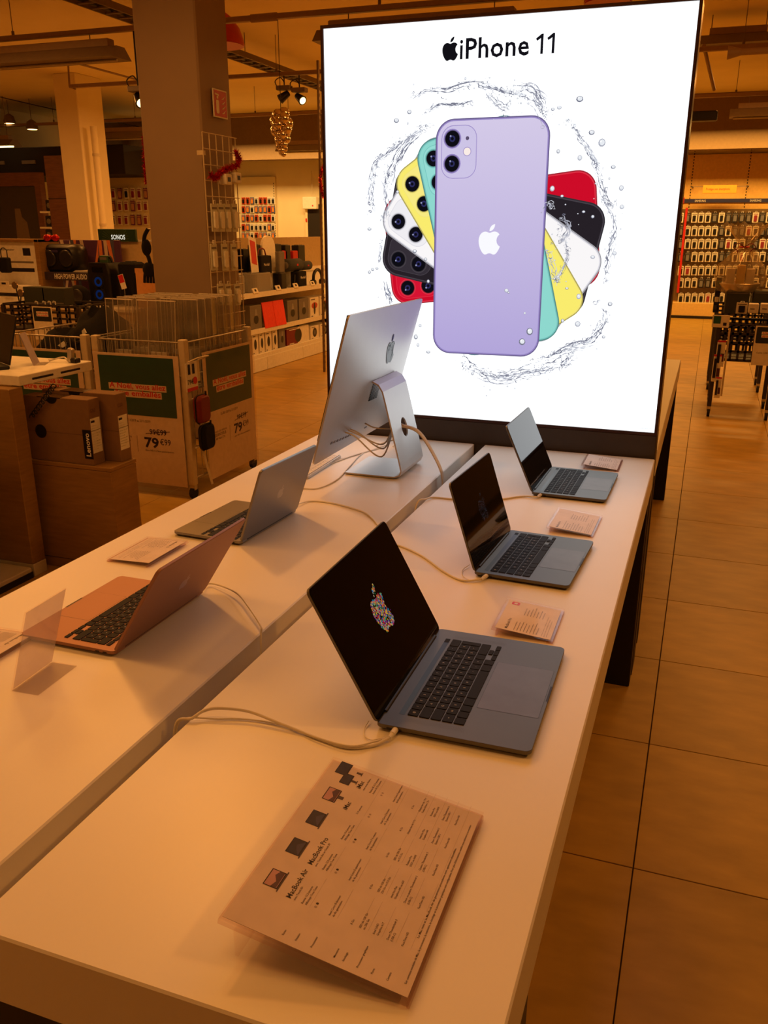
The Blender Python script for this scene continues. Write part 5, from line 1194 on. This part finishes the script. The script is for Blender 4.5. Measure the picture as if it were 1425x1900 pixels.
# ------------------------------------------------------------------ back wall, left bay
def rows_of(kinds, us, vs, y, label, group, w, h, jit=0):
    rk = random.Random(len(us) * 7 + int(y))
    for r_, v in enumerate(vs):
        for c_, u in enumerate(us):
            p = at(u, v, y=y); k = rk.choice(kinds)
            pack(k, (p.x, p.y, p.z), 0, label % (['top', 'second', 'third', 'fourth', 'fifth', 'sixth', 'seventh'][r_], ORD[c_]), group, (w / .085, 1, h / .17))
p0, p1 = at(190, 345, y=13.9), at(285, 345, y=13.9); pz = at(190, 445, y=13.9).z
t = thing('wall_display', 'tall pale display wall with hooks at the far left, seen left of the column', 'display wall', ((p0.x + p1.x) / 2 + .3, 14.0, 0)); w_ = (p1.x - p0.x) / 2 + .35
MB().box(-w_, 0, 0, w_, .08, 2.95).obj('panel', M_WALL, t); MB().box(-w_ - .04, -.02, 0, -w_, .1, 2.95).obj('side_frame', M_BROWNWOOD, t)
rows_of([2, 5, 2, 0], [199, 211, 223, 235, 247, 259, 271], [369, 392, 418], 13.95, 'colourful pack on the far left display wall, %s row, %s from left', 'packs on the far left display wall', .095, .19)
# back wall bay right of the column
t = thing('hook_panel', 'pale hook panel on the back wall right of the column', 'display wall', (at(478, 400, y=16.9).x - .6, 16.93, 0)); MB().box(-1.6, 0, 0, 1.02, .05, 2.6).obj('panel', M_WALL, t)
for k in range(26): MB().box(.99, -.002, 1.2 + k * .05, 1.005, .001, 1.225 + k * .05).obj('slot', M_DARK, t)
rows_of([4, 6, 0, 6, 4], [452, 460, 468, 476, 484, 492, 500, 507], [379, 395, 411, 428, 444], 16.9, 'small bright pack on the back wall, %s row, %s from left', 'packs on the back wall right of the column', .085, .14)
t = thing('wall_heater', 'small white wall unit high on the back wall', 'wall unit', at(576, 388, y=16.9)); MB().bbox(-.16, -.05, 0, .16, .1, .24, .01).obj('housing', M_WHITE, t); MB().box(.06, -.052, .05, .09, -.05, .08).obj('button', M_RED, t)
MB().cyl((.05, 0, .24), (.05, 0, .75), .012, n=8).obj('conduit', M_STEEL, t)
t = thing('wall_door', 'narrow dark doorway in the back wall beside the light box', 'doorway', at(583, 480, y=16.97)); MB().box(-.12, -.01, 0, .16, .02, 1.1).obj('opening', M_DARK, t); MB().box(-.17, -.03, 0, -.12, .02, 1.12).obj('jamb', M_WALL, t); MB().box(-.16, -.045, .75, -.13, -.03, .82).obj('red_switch', M_RED, t)

# ------------------------------------------------------------------ far left: second column, dark bay and audio counters
p0, p1 = at(119, 340, y=11), at(180, 340, y=11)
struct(MB().bbox(p0.x, 11, 0, p0.x + .40, 11.6, 3.72, .01).obj('column_far', M_WALL))
t = thing('vertical_pipe', 'pale vertical pipe running down beside the far column', 'pipe', (at(186, 300, y=11).x - .14, 11.1, 0)); MB().cyl((0, 0, 0), (0, 0, 3.0), .05, n=12).obj('pipe', M_WALL, t)
for z in (1.6, 2.6): MB().lathe([(.056, -.02), (.056, .02)], 12, (0, 0, z)).obj('collar', M_STEEL, t)
t = thing('dark_bulkhead', 'dark brown lowered ceiling box over the far left bay', 'bulkhead', (-12.0, 14.2, 2.45)); MB().bbox(-.98, -1.2, 0, 2.4, 1.2, .48, .01).obj('box_front', M_DARK, t)
for k in range(3): MB().box(-.5 + k * .7, -1.22, .2, -.2 + k * .7, -1.2, .26).obj('vent_slat', M_FIX, t)
def wall_block(name, label, cat, u0, v0, u1, v1, y, d, m_, part='panel'):
    a, c_ = at(u0, v1, y=y), at(u1, v0, y=y); t = thing(name, label, cat, ((a.x + c_.x) / 2, y + d / 2, min(a.z, c_.z))); MB().bbox(-(c_.x - a.x) / 2, -d / 2, 0, (c_.x - a.x) / 2, d / 2, abs(c_.z - a.z), .004).obj(part, m_, t); return t, (c_.x - a.x) / 2, abs(c_.z - a.z)
t, a, h = wall_block('wood_pillar', 'brown wooden pillar panel in the far left bay', 'panel', 99, 288, 124, 447, 11.4, .1, M_BROWNWOOD); MB().box(-a, -.056, h * .5, a, -.05, h * .5 + .01).obj('joint', M_DARK, t)
t, a, h = wall_block('screen_wall', 'dark television wall with wooden frame at the left edge', 'screen wall', -60, 345, 66, 447, 12.4, .1, mat('tv_dark', (58, 50, 44), .3)); MB().box(-a, -.08, h, a + .12, .05, h + .22).obj('frame_top', M_BROWNWOOD, t); MB().box(a, -.08, -1.4, a + .12, .05, h).obj('frame_side', M_BROWNWOOD, t)
b = MB(); b.M = face_y(-.052); b.plate([(a - .55, 0), (a - .25, 0), (a - .28, h * .35), (a - .38, h * .45), (a - .40, h * .6), (a - .52, h * .6)], 0); b.obj('poster_figure', mat('figure_grey', (120, 104, 84), .6), t)
for k, (v, nm) in enumerate([(392, 'upper'), (421, 'middle'), (446, 'lower')]):
    p = at(97, v, y=12.0); t = thing('wall_ledge', 'small %s wall ledge with a black speaker in the far left bay' % nm, 'ledge', p, 0, 'speaker ledges'); MB().bbox(-.18, -.1, -.03, .18, .12, 0, .003).obj('ledge', M_WHITE, t)
    t = thing('speaker', 'small black speaker on the %s ledge of the far left bay' % nm, 'speaker', p); MB().bbox(-.07, -.07, 0, .07, .07, .18, .01).obj('speaker_body', M_PLAS, t); MB().lathe([(.045, 0), (.04, .006), (.001, .003)], 14, (0, 0, 0), 0, Matrix.Translation((0, -.071, .09)) @ Matrix.Rotation(R(90), 4, 'X')).obj('cone', M_GREYBOX, t)
YA = 8.0
ZC = at(148, 567, y=YA - .3).z; cxa, cxb = at(-60, 560, y=YA).x, at(300, 560, y=YA).x
t = thing('audio_counter', 'pale counter block carrying the big audio speakers at left', 'counter', ((cxa + cxb) / 2, YA + .1, 0)); a = (cxb - cxa) / 2
MB().bbox(-a, -.62, 0, a, .8, ZC - .03, .004).obj('body', mat('counter_cream', (205, 185, 150), .6), t); MB().box(-a, -.64, ZC - .03, a, .82, ZC).obj('counter_top', M_WHITE, t)
# product display block at the left edge
t, a, h = wall_block('product_showcase', 'white showcase with wooden side board at the left picture edge', 'showcase', -30, 449, 68, 560, YA - .1, .3, M_PAPER); MB().bbox(a, -.2, -.02, a + .06, .16, h + .03, .003).obj('side_board', M_OAK, t); MB().box(-a, -.2, h, a + .06, .16, h + .03).obj('top_board', M_OAK, t)
b = MB(); b.M = face_y(-.1515); b.plate(rrect(-a + .05, h * .52, a - .08, h * .58, .001), 0, 0); b.plate(rrect(a - .22, h * .78, a - .11, h * .9, .002), 0, 0); b.plate(rrect(-a + .05, h * .66, a - .08, h * .69, .001), 0, 1); b.text('bluetooth speaker', width=.30, height=.03, x=-.18, y=h * .86, mi=0); b.obj('poster_print', [M_INK, M_GINK], t)
MB().bbox(-a, -.42, h * .20, a + .03, -.16, h * .32, .004).obj('ledge', M_WHITE, t); MB().bbox(-a, -.46, -.02, a + .02, -.16, h * .14, .004).obj('ledge', M_WHITE, t)
p = at(12, 506, y=YA - .4); t = thing('handbag_speaker', 'small black bag-shaped speaker with a handle on the white showcase', 'speaker', p); MB().bbox(-.06, -.04, 0, .06, .04, .17, .01).obj('speaker_body', M_FABRIC, t); MB().tube([(-.045, 0, .165), (-.04, 0, .25), (0, 0, .275), (.04, 0, .25), (.045, 0, .165)], .006, 6).obj('handle', M_PLAS, t)
p = at(8, 530, y=YA - .55); t = thing('shelf_price_tag', 'white price tag on the lower ledge of the showcase', 'price tag', p); MB().bbox(-.07, -.004, 0, .07, .004, .05, .002).obj('tag', M_PAPER, t); MB().box(-.03, -.006, .015, .03, -.0045, .035).obj('tag_print', M_INK, t)
# boombox on its printed shelf
p = at(113, 507, y=YA); t = thing('boombox', 'big rounded black boombox on the printed audio shelf', 'speaker', p); w_ = at(150, 507, y=YA).x - p.x; h = at(113, 453, y=YA).z - p.z
b = MB(); b.M = face_y(0); rg = []
for z_, s in ((-.22, .8), (-.16, 1), (-.05, 1), (0, .92), (.03, .75)): rg.append([(x * s, h / 2 + (y - h / 2) * s, z_) for x, y in rrect(-w_, 0, w_, h, h * .34, 7)])
b.loft(rg, 0, True); b.obj('shell', M_PLAS, t)
for s in (-1, 1): MB().lathe([(h * .30, 0), (h * .31, .015), (h * .22, .02), (.001, .008)], 22, (0, 0, 0), 0, Matrix.Translation((s * w_ * .42, -.025, h * .5)) @ Matrix.Rotation(R(90), 4, 'X')).obj('speaker_cone', mat('cone_dark', (40, 38, 44), .25), t)
b = MB(); b.M = face_y(-.045); b.plate(rrect(-w_ * .22, h * .72, w_ * .10, h * .80, .006), 0); b.obj('display_strip', mat('violet_screen', (60, 52, 110), .2), t)
t, a, h = wall_block('audio_shelf', 'dark shelf board reading high power audio under the boombox', 'shelf', 80, 507, 184, 519, YA - .1, .35, mat('shelf_violet', (54, 44, 62), .5), 'board'); b = MB(); b.M = face_y(-.177); b.text('HIGH POWER AUDIO', width=a * 1.14, height=h * .92, x=0, y=h * .18, align='C', bold=.02); b.obj('lettering', M_PAPER, t)
MB().bbox(-a * .2, -.08, h, a * .9, .12, h + .02, .003).obj('loose_papers', M_PAPER, t)
t, a, h = wall_block('stripe_poster', 'purple poster with light rays behind the boombox', 'poster', 106, 446, 222, 572, YA + .35, .02, mat('poster_violet', (96, 58, 104), .5)); b = MB(); b.M = face_y(-.0115); rp_ = random.Random(8)
for k in range(13):
    x = -a + 2 * a * (k + .3) / 13; x2 = max(-a, min(a - .05, x + rp_.uniform(-.22, .22))); b.plate([(x, 0), (x + .03, 0), (x2 + .05, h), (x2, h)], k * 1e-5, k % 3)
b.obj('light_rays', [mat('ray_orange', (236, 140, 84), .5), mat('ray_pale', (224, 204, 190), .5), mat('ray_blue', (88, 94, 130), .5)], t)
p = at(88, 445, y=YA - .1); t = thing('red_bow', 'red ribbon bow on top of the showcase', 'decoration', at(96, 449, y=YA - .1))
for s in (-1, 1): MB().ball((s * .06, 0, .045), .055, 8, 0, (1, .5, .7)).obj('bow_loop', M_TINSEL, t)
MB().ball((0, -.02, .05), .03, 8).obj('bow_knot', M_TINSEL, t)
# tower speaker
p = at(204, 567, y=YA); p.z = ZC; t = thing('tower_speaker', 'tall black party speaker with two blue ringed woofers', 'speaker', p); w_ = at(225, 567, y=YA).x - p.x; h = at(195, 487, y=YA).z - p.z
b = MB(); b.loft([[(x, y, z) for x, y in rrect(-w_ * s, -.16, w_ * s, .16, .03, 4)] for z, s in ((0, .9), (.05, 1), (h * .75, 1), (h, .82))]); b.obj('cabinet_shell', M_PLAS, t)
for v in (523, 547):
    z = at(198, v, y=YA - .16).z - p.z; MT = Matrix.Translation((0, -.161, z)) @ Matrix.Rotation(R(90), 4, 'X')
    k = MB().lathe([(.085, 0), (.08, .008), (.06, .008)], 22, (0, 0, 0), 0, MT).obj('woofer_rim', M_FABRIC, t); MB().lathe([(.055, .006), (.05, .012), (.030, .010), (.028, .006)], 22, (0, 0, 0), 0, MT).obj('blue_ring', mat('blue_led', (30, 60, 130), emit=.25), k); MB().lathe([(.028, .004), (.001, .010)], 18, (0, 0, 0), 0, MT).obj('dust_cap', M_PLAS, k)
MB().bbox(-w_ * .5, -.165, h * .78, w_ * .5, -.15, h * .92, .006).obj('control_panel', M_GLASS, t); MB().tube([(-w_ * .6, 0, h), (-w_ * .4, 0, h + .06), (w_ * .4, 0, h + .06), (w_ * .6, 0, h)], .015, 8).obj('handle', M_PLAS, t)
p = at(172, 487, y=YA + .1); gp0 = at(196, 484, y=YA); gp0.z = ZC + h + .0; t = thing('green_box', 'small green box on top of the party speaker', 'box', gp0); MB().bbox(-.055, -.04, 0, .055, .04, .075, .003).obj('carton', mat('leaf_green', (58, 92, 56), .6), t); MB().box(-.045, -.042, .03, .045, -.0405, .06).obj('box_print', M_GINK, t)
p = at(148, 567, y=YA - .3); t = thing('round_speaker', 'round black speaker in front of the audio shelf', 'speaker', p); b = MB(); b.ball((0, 0, .115), .115, 14, 0, (1.35, .8, 1)); b.obj('shell', M_FABRIC, t); MB().lathe([(.075, 0), (.07, .012), (.001, .004)], 22, (0, 0, 0), 0, Matrix.Translation((.05, -.087, .115)) @ Matrix.Rotation(R(90), 4, 'X')).obj('grille', mat('grille_dark', (44, 40, 38), .5), t)
p = at(250, 560, y=YA); p.z = ZC; t = thing('speaker', 'squat black speaker right of the party speaker', 'speaker', p); w_ = at(266, 560, y=YA).x - p.x; h = at(250, 486, y=YA).z - p.z; MB().bbox(-w_, -.12, 0, w_, .12, h, .025).obj('speaker_body', M_FABRIC, t); MB().bbox(-w_ * .3, -.06, h, w_ * .3, .06, h + .01, .002).obj('button_strip', M_PLAS, t)
t, a, h = wall_block('partition_board', 'cream partition board behind the black speakers', 'panel', 222, 449, 300, 560, YA + .5, .06, mat('partition', (226, 200, 150), .6)); MB().box(-a, -.04, h, a, .04, h + .02).obj('cap_strip', M_WHITE, t)
t, a, h = wall_block('green_brand_sign', 'dark green sign with white lettering above the partition', 'sign', 183, 425, 250, 448, YA + .45, .04, mat('sign_green', (30, 66, 44), .5)); b = MB(); b.M = face_y(-.0215); cx_ = -.02
for k in range(24):
    an = math.pi * k / 23; b.plate([(cx_, .0), (cx_ + a * .9 * math.cos(an) * .8, max(0, min(h, a * .9 * math.sin(an)))), (cx_ + a * .9 * math.cos(an + .03) * .8, max(0, min(h, a * .9 * math.sin(an + .03))))], 0)
b.obj('ray_print', mat('ray_green', (84, 110, 60), .5), t); b = MB(); b.M = face_y(-.0222); b.text('SONOS', width=a * .74, height=h * .52, x=a * .08, y=h * .18, align='C'); b.obj('lettering', mat('white_letters', (255, 245, 225), emit=.9), t)
t, a, h = wall_block('beige_box', 'beige open box beside the column', 'box', 257, 512, 290, 575, YA - .25, .25, mat('beige_card', (218, 160, 104), .7), 'carton'); t.location.z = ZC; MB().box(-a, -.13, h, a, -.125, h + .05).obj('flap', MATS['beige_card'], t)
p = at(231, 536, y=YA - .2); t = thing('price_tag', 'tilted red and white price tag before the party speaker', 'price tag', p); b = MB(); b.M = Matrix.Rotation(-.25, 4, 'Y'); b.box(-.035, -.004, 0, .035, 0, .16); b.obj('tag', M_PAPER, t); b = MB(); b.M = Matrix.Rotation(-.25, 4, 'Y'); b.box(-.032, -.0055, .07, .032, -.0042, .155); b.obj('red_field', M_RED, t); MB().cyl((0, 0, 0), (0, 0, ZC - p.z), .004, n=6).obj('tag_stem', M_WIRE, t)
bagp = at(279, 525, y=5.50); t = thing('hanging_headset', 'black headset and glove hanging beside the column', 'headset', bagp); zt_ = at(279, 425, y=5.50).z - bagp.z
MB().tube([(.02, 0, zt_), (-.02, 0, zt_ * .85), (-.03, 0, zt_ * .6), (0, 0, zt_ * .5), (.02, 0, zt_ * .3)], .016, 8).obj('band', M_FABRIC, t); MB().ball((-.01, 0, zt_ * .66), .055, 9, 0, (.8, .5, 1.2)).obj('ear_pad', M_FABRIC, t)
MB().cyl((.02, 0, zt_), (.16, -.06, zt_), .006, n=6).obj('wall_hook', M_WIRE, t)
for k in range(4): MB().tube([(-.04 + k * .025, 0, zt_ * .22), (-.05 + k * .03, 0, zt_ * .1), (-.055 + k * .03, 0, 0)], .012, 6).obj('finger', M_FABRIC, t)
MB().ball((0, 0, zt_ * .25), .06, 9, 0, (1, .6, 1)).obj('palm', M_FABRIC, t)

# dark crate carts
def crate_cart(label, x0, x1, y0, y1, z0, z1, poster=None, wheels=True, group='dark crate carts'):
    cx, cy = (x0 + x1) / 2, (y0 + y1) / 2; t = thing('crate_cart', label, 'display bin', (cx, cy, 0), 0, group); a, c_ = (x1 - x0) / 2, (y1 - y0) / 2; m_ = mat('crate_plastic', (52, 46, 42), .5)
    for sx in (-1, 1):
        for sy in (-1, 1):
            MB().bbox(sx * a - .018, sy * c_ - .018, .09, sx * a + .018, sy * c_ + .018, z1 - .005, .003).obj('post', m_, t)
            k = MB().cyl((sx * a - .012, sy * c_, .035), (sx * a + .012, sy * c_, .035), .035, n=14).obj('wheel', M_RUBBER, t); MB().box(sx * a - .018, sy * c_ - .014, .05, sx * a + .018, sy * c_ + .014, .092).obj('fork', M_WIRE, k)
    n = 8; rr_ = 4
    for s in (-1, 1):
        for k in range(rr_ + 1): z = z0 + (z1 - z0) * k / rr_; MB().box(-a, s * c_ - .006, z - .010, a, s * c_ + .006, z + .010).obj('lattice_bar', m_, t); MB().box(s * a - .006, -c_, z - .010, s * a + .006, c_, z + .010).obj('lattice_bar', m_, t)
        for k in range(n + 1): x = -a + 2 * a * k / n; MB().box(x - .010, s * c_ - .006, z0, x + .010, s * c_ + .006, z1).obj('lattice_bar', m_, t)
        for k in range(6): y = -c_ + 2 * c_ * k / 5; MB().box(s * a - .006, y - .010, z0, s * a + .006, y + .010, z1).obj('lattice_bar', m_, t)
    MB().box(-a, -c_, z0, a, c_, z0 + .012).obj('crate_floor', m_, t)
    if poster:
        px0, px1, pz0, pz1 = poster; b = MB(); b.M = face_y(-c_ - .010); b.box(px0, pz0, 0, px1, pz1, .003); pp = b.obj('poster_sheet', M_PAPER, t); w = px1 - px0; h = pz1 - pz0
        b = MB(); b.M = face_y(-c_ - .0135); b.plate(rrect(px0 + .012, pz0 + h * .56, px1 - .012, pz1 - .01, .01), 0, 0); 
        for s_, q_ in (('A Noël, vous allez', .80), ('être emballés', .72)): b.plate([(px0 + w * .2, pz0 + h * q_ - .004), (px1 - w * .2, pz0 + h * q_ - .004), (px1 - w * .2, pz0 + h * q_ + .018), (px0 + w * .2, pz0 + h * q_ + .018)], .0003, 1); b.text(s_, width=w * .54, height=.022, x=px0 + w / 2, y=pz0 + h * q_, mi=2, align='C', z=.0006, bold=.022)
        b.text('9€99', width=w * .28, height=h * .16, x=px0 + w * .58, y=pz0 + h * .26, mi=3); b.text('Cable USB', width=w * .34, height=h * .06, x=px0 + w * .12, y=pz0 + h * .30, mi=4); b.obj('poster_print', [mat('poster_dark_green', (36, 44, 40), .5), M_PAPER, M_RINK, M_INK, M_GINK], pp)
    return t
A = at(12, 612, y=6.3); B_ = at(150, 612, y=6.3); zt_ = at(60, 566, y=6.3).z
crate_cart('dark crate cart of accessories behind the bags at left', A.x, B_.x, 6.3, 6.8, zt_ - .24, zt_, ((B_.x - A.x) * -.10, (B_.x - A.x) * .16, zt_ - .33, zt_ - .01))
for k, (u0, u1, v0, v1) in enumerate([(46, 80, 533, 566), (81, 117, 535, 566)]):
    t, a, h = wall_block('dark_box', ['dark green box in the left crate cart, left one', 'dark green box in the left crate cart, right one'][k], 'box', u0, v0, u1, v1, 6.55, .15, M_DKGREEN, 'carton'); MB().box(-a * .9, -.076, h * .1, a * .9, -.0755, h * .16).obj('box_print', M_GINK, t)
for k, u in enumerate((68, 82, 92, 101)): p = at(u, 570, y=6.4); pack(0, (p.x, p.y, p.z), 0, '%s small white pack from the left in the left crate cart' % ORD[k], 'white packs in the left crate cart', (.42, 1, .32))
p = at(38, 568, y=6.4); t = thing('spoon_clock', 'pair of small round mirrors on stems in the left crate cart', 'gadget', p)
for s, hh in ((-.03, .20), (.03, .13)): MB().cyl((0, 0, 0), (s, 0, hh), .006, n=6).obj('stem', M_PLAS, t); MB().cyl((s, -.012, hh), (s, 0, hh), .035, n=14).obj('mirror_disc', M_SILVERBALL, t)

# ------------------------------------------------------------------ right: accessory wall and carts
YW = 16.92
bl = at(1240, 585, y=YW); 
t = thing('accessory_wall', 'tall pale accessory wall with brand band at the far right', 'display wall', (.6, 16.96, 0)); MB().box(-1.05, -.02, 0, 3.2, .02, 2.85).obj('panel', mat('accessory_board', (232, 190, 110), .7), t)
MB().bbox(-1.05, -.30, .0, 3.2, -.02, .28, .004).obj('base_plinth', mat('plinth_yellow', (232, 200, 130), .5), t); MB().box(-1.05, -.31, .0, 3.2, -.30, .05).obj('kick_strip', M_DARK, t)
zb0 = at(1300, 376, y=YW - .03).z; MB().box(-.95, -.05, zb0, 3.2, -.02, zb0 + .065).obj('brand_band', M_BLUEBAND, t); MB().box(-1.05, -.05, zb0 - .01, -.95, -.02, zb0 + .09).obj('red_block', M_RED, t)
MB().box(-1.0, -.028, .30, 3.1, -.02, 1.93).obj('hook_board', mat('hook_board', (120, 96, 62), .8), t)
b = MB(); b.M = Matrix.Translation((0, -.052, 0)) @ face_y(0)
for u in (1289, 1391): b.text('SAMSUNG', width=.19, height=.05, x=at(u, 374, y=YW).x - .6, y=zb0 + .014)
b.obj('brand_lettering', M_PAPER, t)
sl_ = MB().box(-.008, -.0225, 0, .008, -.02, .028).obj('slot', M_DARK, me_only=True)
for u in (1284, 1388):
    x = at(u, 330, y=YW).x - .6
    for k in range(24): mobj('slot', sl_, t, (x, 0, 1.75 + k * .05))
xr = at(1268, 450, y=YW - .1); MB().box(xr.x - .6 - .025, -.14, .45, xr.x - .6 + .015, -.10, 1.95).obj('red_divider', M_RED, t)
t, a, h = wall_block('hanging_sign', 'orange hanging sign board above the accessory wall', 'sign', 1303, 343, 1368, 359, 16.5, .03, M_ORANGE, 'board'); b = MB(); b.M = face_y(-.0165); b.text('Protéger son smartphone', width=a * 1.4, height=h * .4, x=-a * .1, y=h * .4, align='C'); b.obj('lettering', M_RINK, t); MB().box(-a - .2, .0, h * .80, a + .2, .02, h * .88).obj('cross_bar', M_FIX, t)
for x in (-a - .18, a + .18): MB().box(x - .01, .0, h * .80, x + .01, .43, h * .88).obj('wall_arm', M_FIX, t)
kinds = [0, 0, 1, 0, 2, 0, 1, 0, 1, 1]
rows_of(kinds, [1262 + 12.6 * k for k in range(14)], [413, 438, 462, 486, 511, 534, 562], YW - .08, 'accessory pack on the far right wall, %s row, %s from left', 'packs on the far right accessory wall', .098, .17)
# carts
c1 = crate_cart('dark wheeled crate cart in front at the right edge', .365, .84, 7.35, 7.9, .50, .80, (.055, .32, .47, .80)); crate_cart('dark wheeled crate cart behind the first one at right', .35, .83, 8.78, 9.25, .52, .84)
t, a, h = wall_block('dark_box', 'large dark box lying in the front crate cart at right', 'box', 1343, 541, 1392, 582, 7.62, .3, M_DKGREEN, 'carton'); MB().box(-a * .9, -.152, h * .9, a * .9, -.1505, h * .93).obj('box_print', M_GINK, t)
t, a, h = wall_block('dark_box', 'second large dark box in the front crate cart, at the picture edge', 'box', 1394, 541, 1450, 582, 7.62, .3, M_DKGREEN, 'carton'); MB().box(-a * .9, -.152, h * .9, a * .9, -.1505, h * .93).obj('box_print', M_GINK, t)
p = at(1375, 582, y=7.42); pack(0, (p.x, p.y, p.z), 0, 'white pack with black camera picture in the front crate cart', 'packs in the front crate cart', (1.05, 1, .54))
for u0, u1, lb_ in ((1388, 1409, 'white carton in the front crate cart, left of two'), (1410, 1432, 'white carton in the front crate cart, right of two')):
    t, a, h = wall_block('small_carton', lb_, 'box', u0, 564, u1, 581, 7.44, .1, M_PAPER, 'carton'); MB().box(-a * .7, -.0515, h * .4, a * .2, -.0505, h * .5).obj('box_print', M_GINK, t)
t, a, h = wall_block('card_sign', 'white card sign with green corner clipped on the front crate cart', 'sign', 1320, 585, 1355, 607, 7.30, .006, M_PAPER, 'card'); b = MB(); b.M = face_y(-.004); b.plate(rrect(-a + .01, h * .3, 0, h - .01, .004), 0, 0); b.plate([(a * .3, h * .15), (a * .7, h * .15), (a * .7, h * .4), (a * .3, h * .4)], 0, 1); b.obj('card_print', [M_GREEN, M_INK], t)
p = at(1336, 608, y=7.31); t = thing('hang_strip', 'pale hang strip below the card sign on the front crate cart', 'strip', at(1338, 735, y=7.31)); h = p.z - t.location.z; MB().box(-.008, 0, 0, .008, .002, h).obj('strip', M_STEEL, t)
for k, (u0, v0, u1, v1, nm) in enumerate([(1326, 632, 1348, 680, 'upper'), (1319, 658, 1340, 708, 'middle'), (1324, 700, 1340, 738, 'lower')]):
    t, a, h = wall_block('strip_pack', '%s red and white cable pack on the hang strip' % nm, 'package', u0, v0, u1, v1, 7.27 - .01 * k, .012, M_PAPER, 'card'); MB().box(-a, -.008, h * .93, a, -.0065, h).obj('red_top', M_RED, t); MB().box(-a * .8, -.022, h * .15, -a * .1, -.0065, h * .85).obj('black_cable', M_PLAS, t); MB().box(a * .1, -.008, h * .2, a * .85, -.0065, h * .5).obj('pack_photo', mat('dark_photo', (84, 44, 48), .5), t)
t, a, h = wall_block('accessory_stack', 'stacked dark accessory packs at the left rim of the front crate cart', 'package', 1322, 515, 1340, 580, 7.75, .2, M_PLAS, 'stack')
for k in range(4): MB().bbox(-a * (.9 - .2 * (k % 2)), -.112, h * (.08 + .23 * k), a * (.5 + .3 * (k % 2)), -.10, h * (.22 + .23 * k), .003).obj('pack_card', [M_DKGREEN, M_PAPER, M_PLAS, M_GREEN][k], t)
# cellophane wrapped gift basket
p = at(1370, 542, y=7.75); t = thing('gift_basket', 'cellophane wrapped gift basket standing on the front crate cart', 'gift basket', p); MB().lathe([(.12, 0), (.17, .07), (.168, .08), (.118, .01)], 20).obj('basket', M_WIRE, t); rc = random.Random(9); rg = []; n = 22
for r_, z in ((.17, .01), (.20, .12), (.185, .22), (.10, .33), (.035, .38), (.07, .43), (.14, .52), (.18, .57)):
    rg.append([(r_ * (1 + rc.uniform(-.16, .16)) * math.cos(6.283 * i / n), r_ * (1 + rc.uniform(-.16, .16)) * math.sin(6.283 * i / n), z + rc.uniform(-.03, .03) * (z > .3)) for i in range(n)])
MB().loft(rg, 0, False, False).obj('cellophane', M_CELLO, t); MB().tube([(.04 * math.cos(a_), .04 * math.sin(a_), .38) for a_ in [k * .63 for k in range(11)]], .006, 6, 0, 1).obj('ribbon', M_RED, t)
for s in (-1, 1): MB().tube([(0, -.04, .38), (s * .05, -.06, .41), (s * .09, -.06, .38), (s * .05, -.06, .34), (s * .07, -.07, .26)], .004, 6).obj('ribbon_tail', M_DKRED, t)
for k, (x, m_) in enumerate(((-.08, M_PAPER), (0, M_YEL), (.08, M_PAPER))): MB().bbox(x - .035, -.03, .03, x + .035, .03, .20 + .03 * (k == 1), .004).obj('wrapped_gift', m_, t)
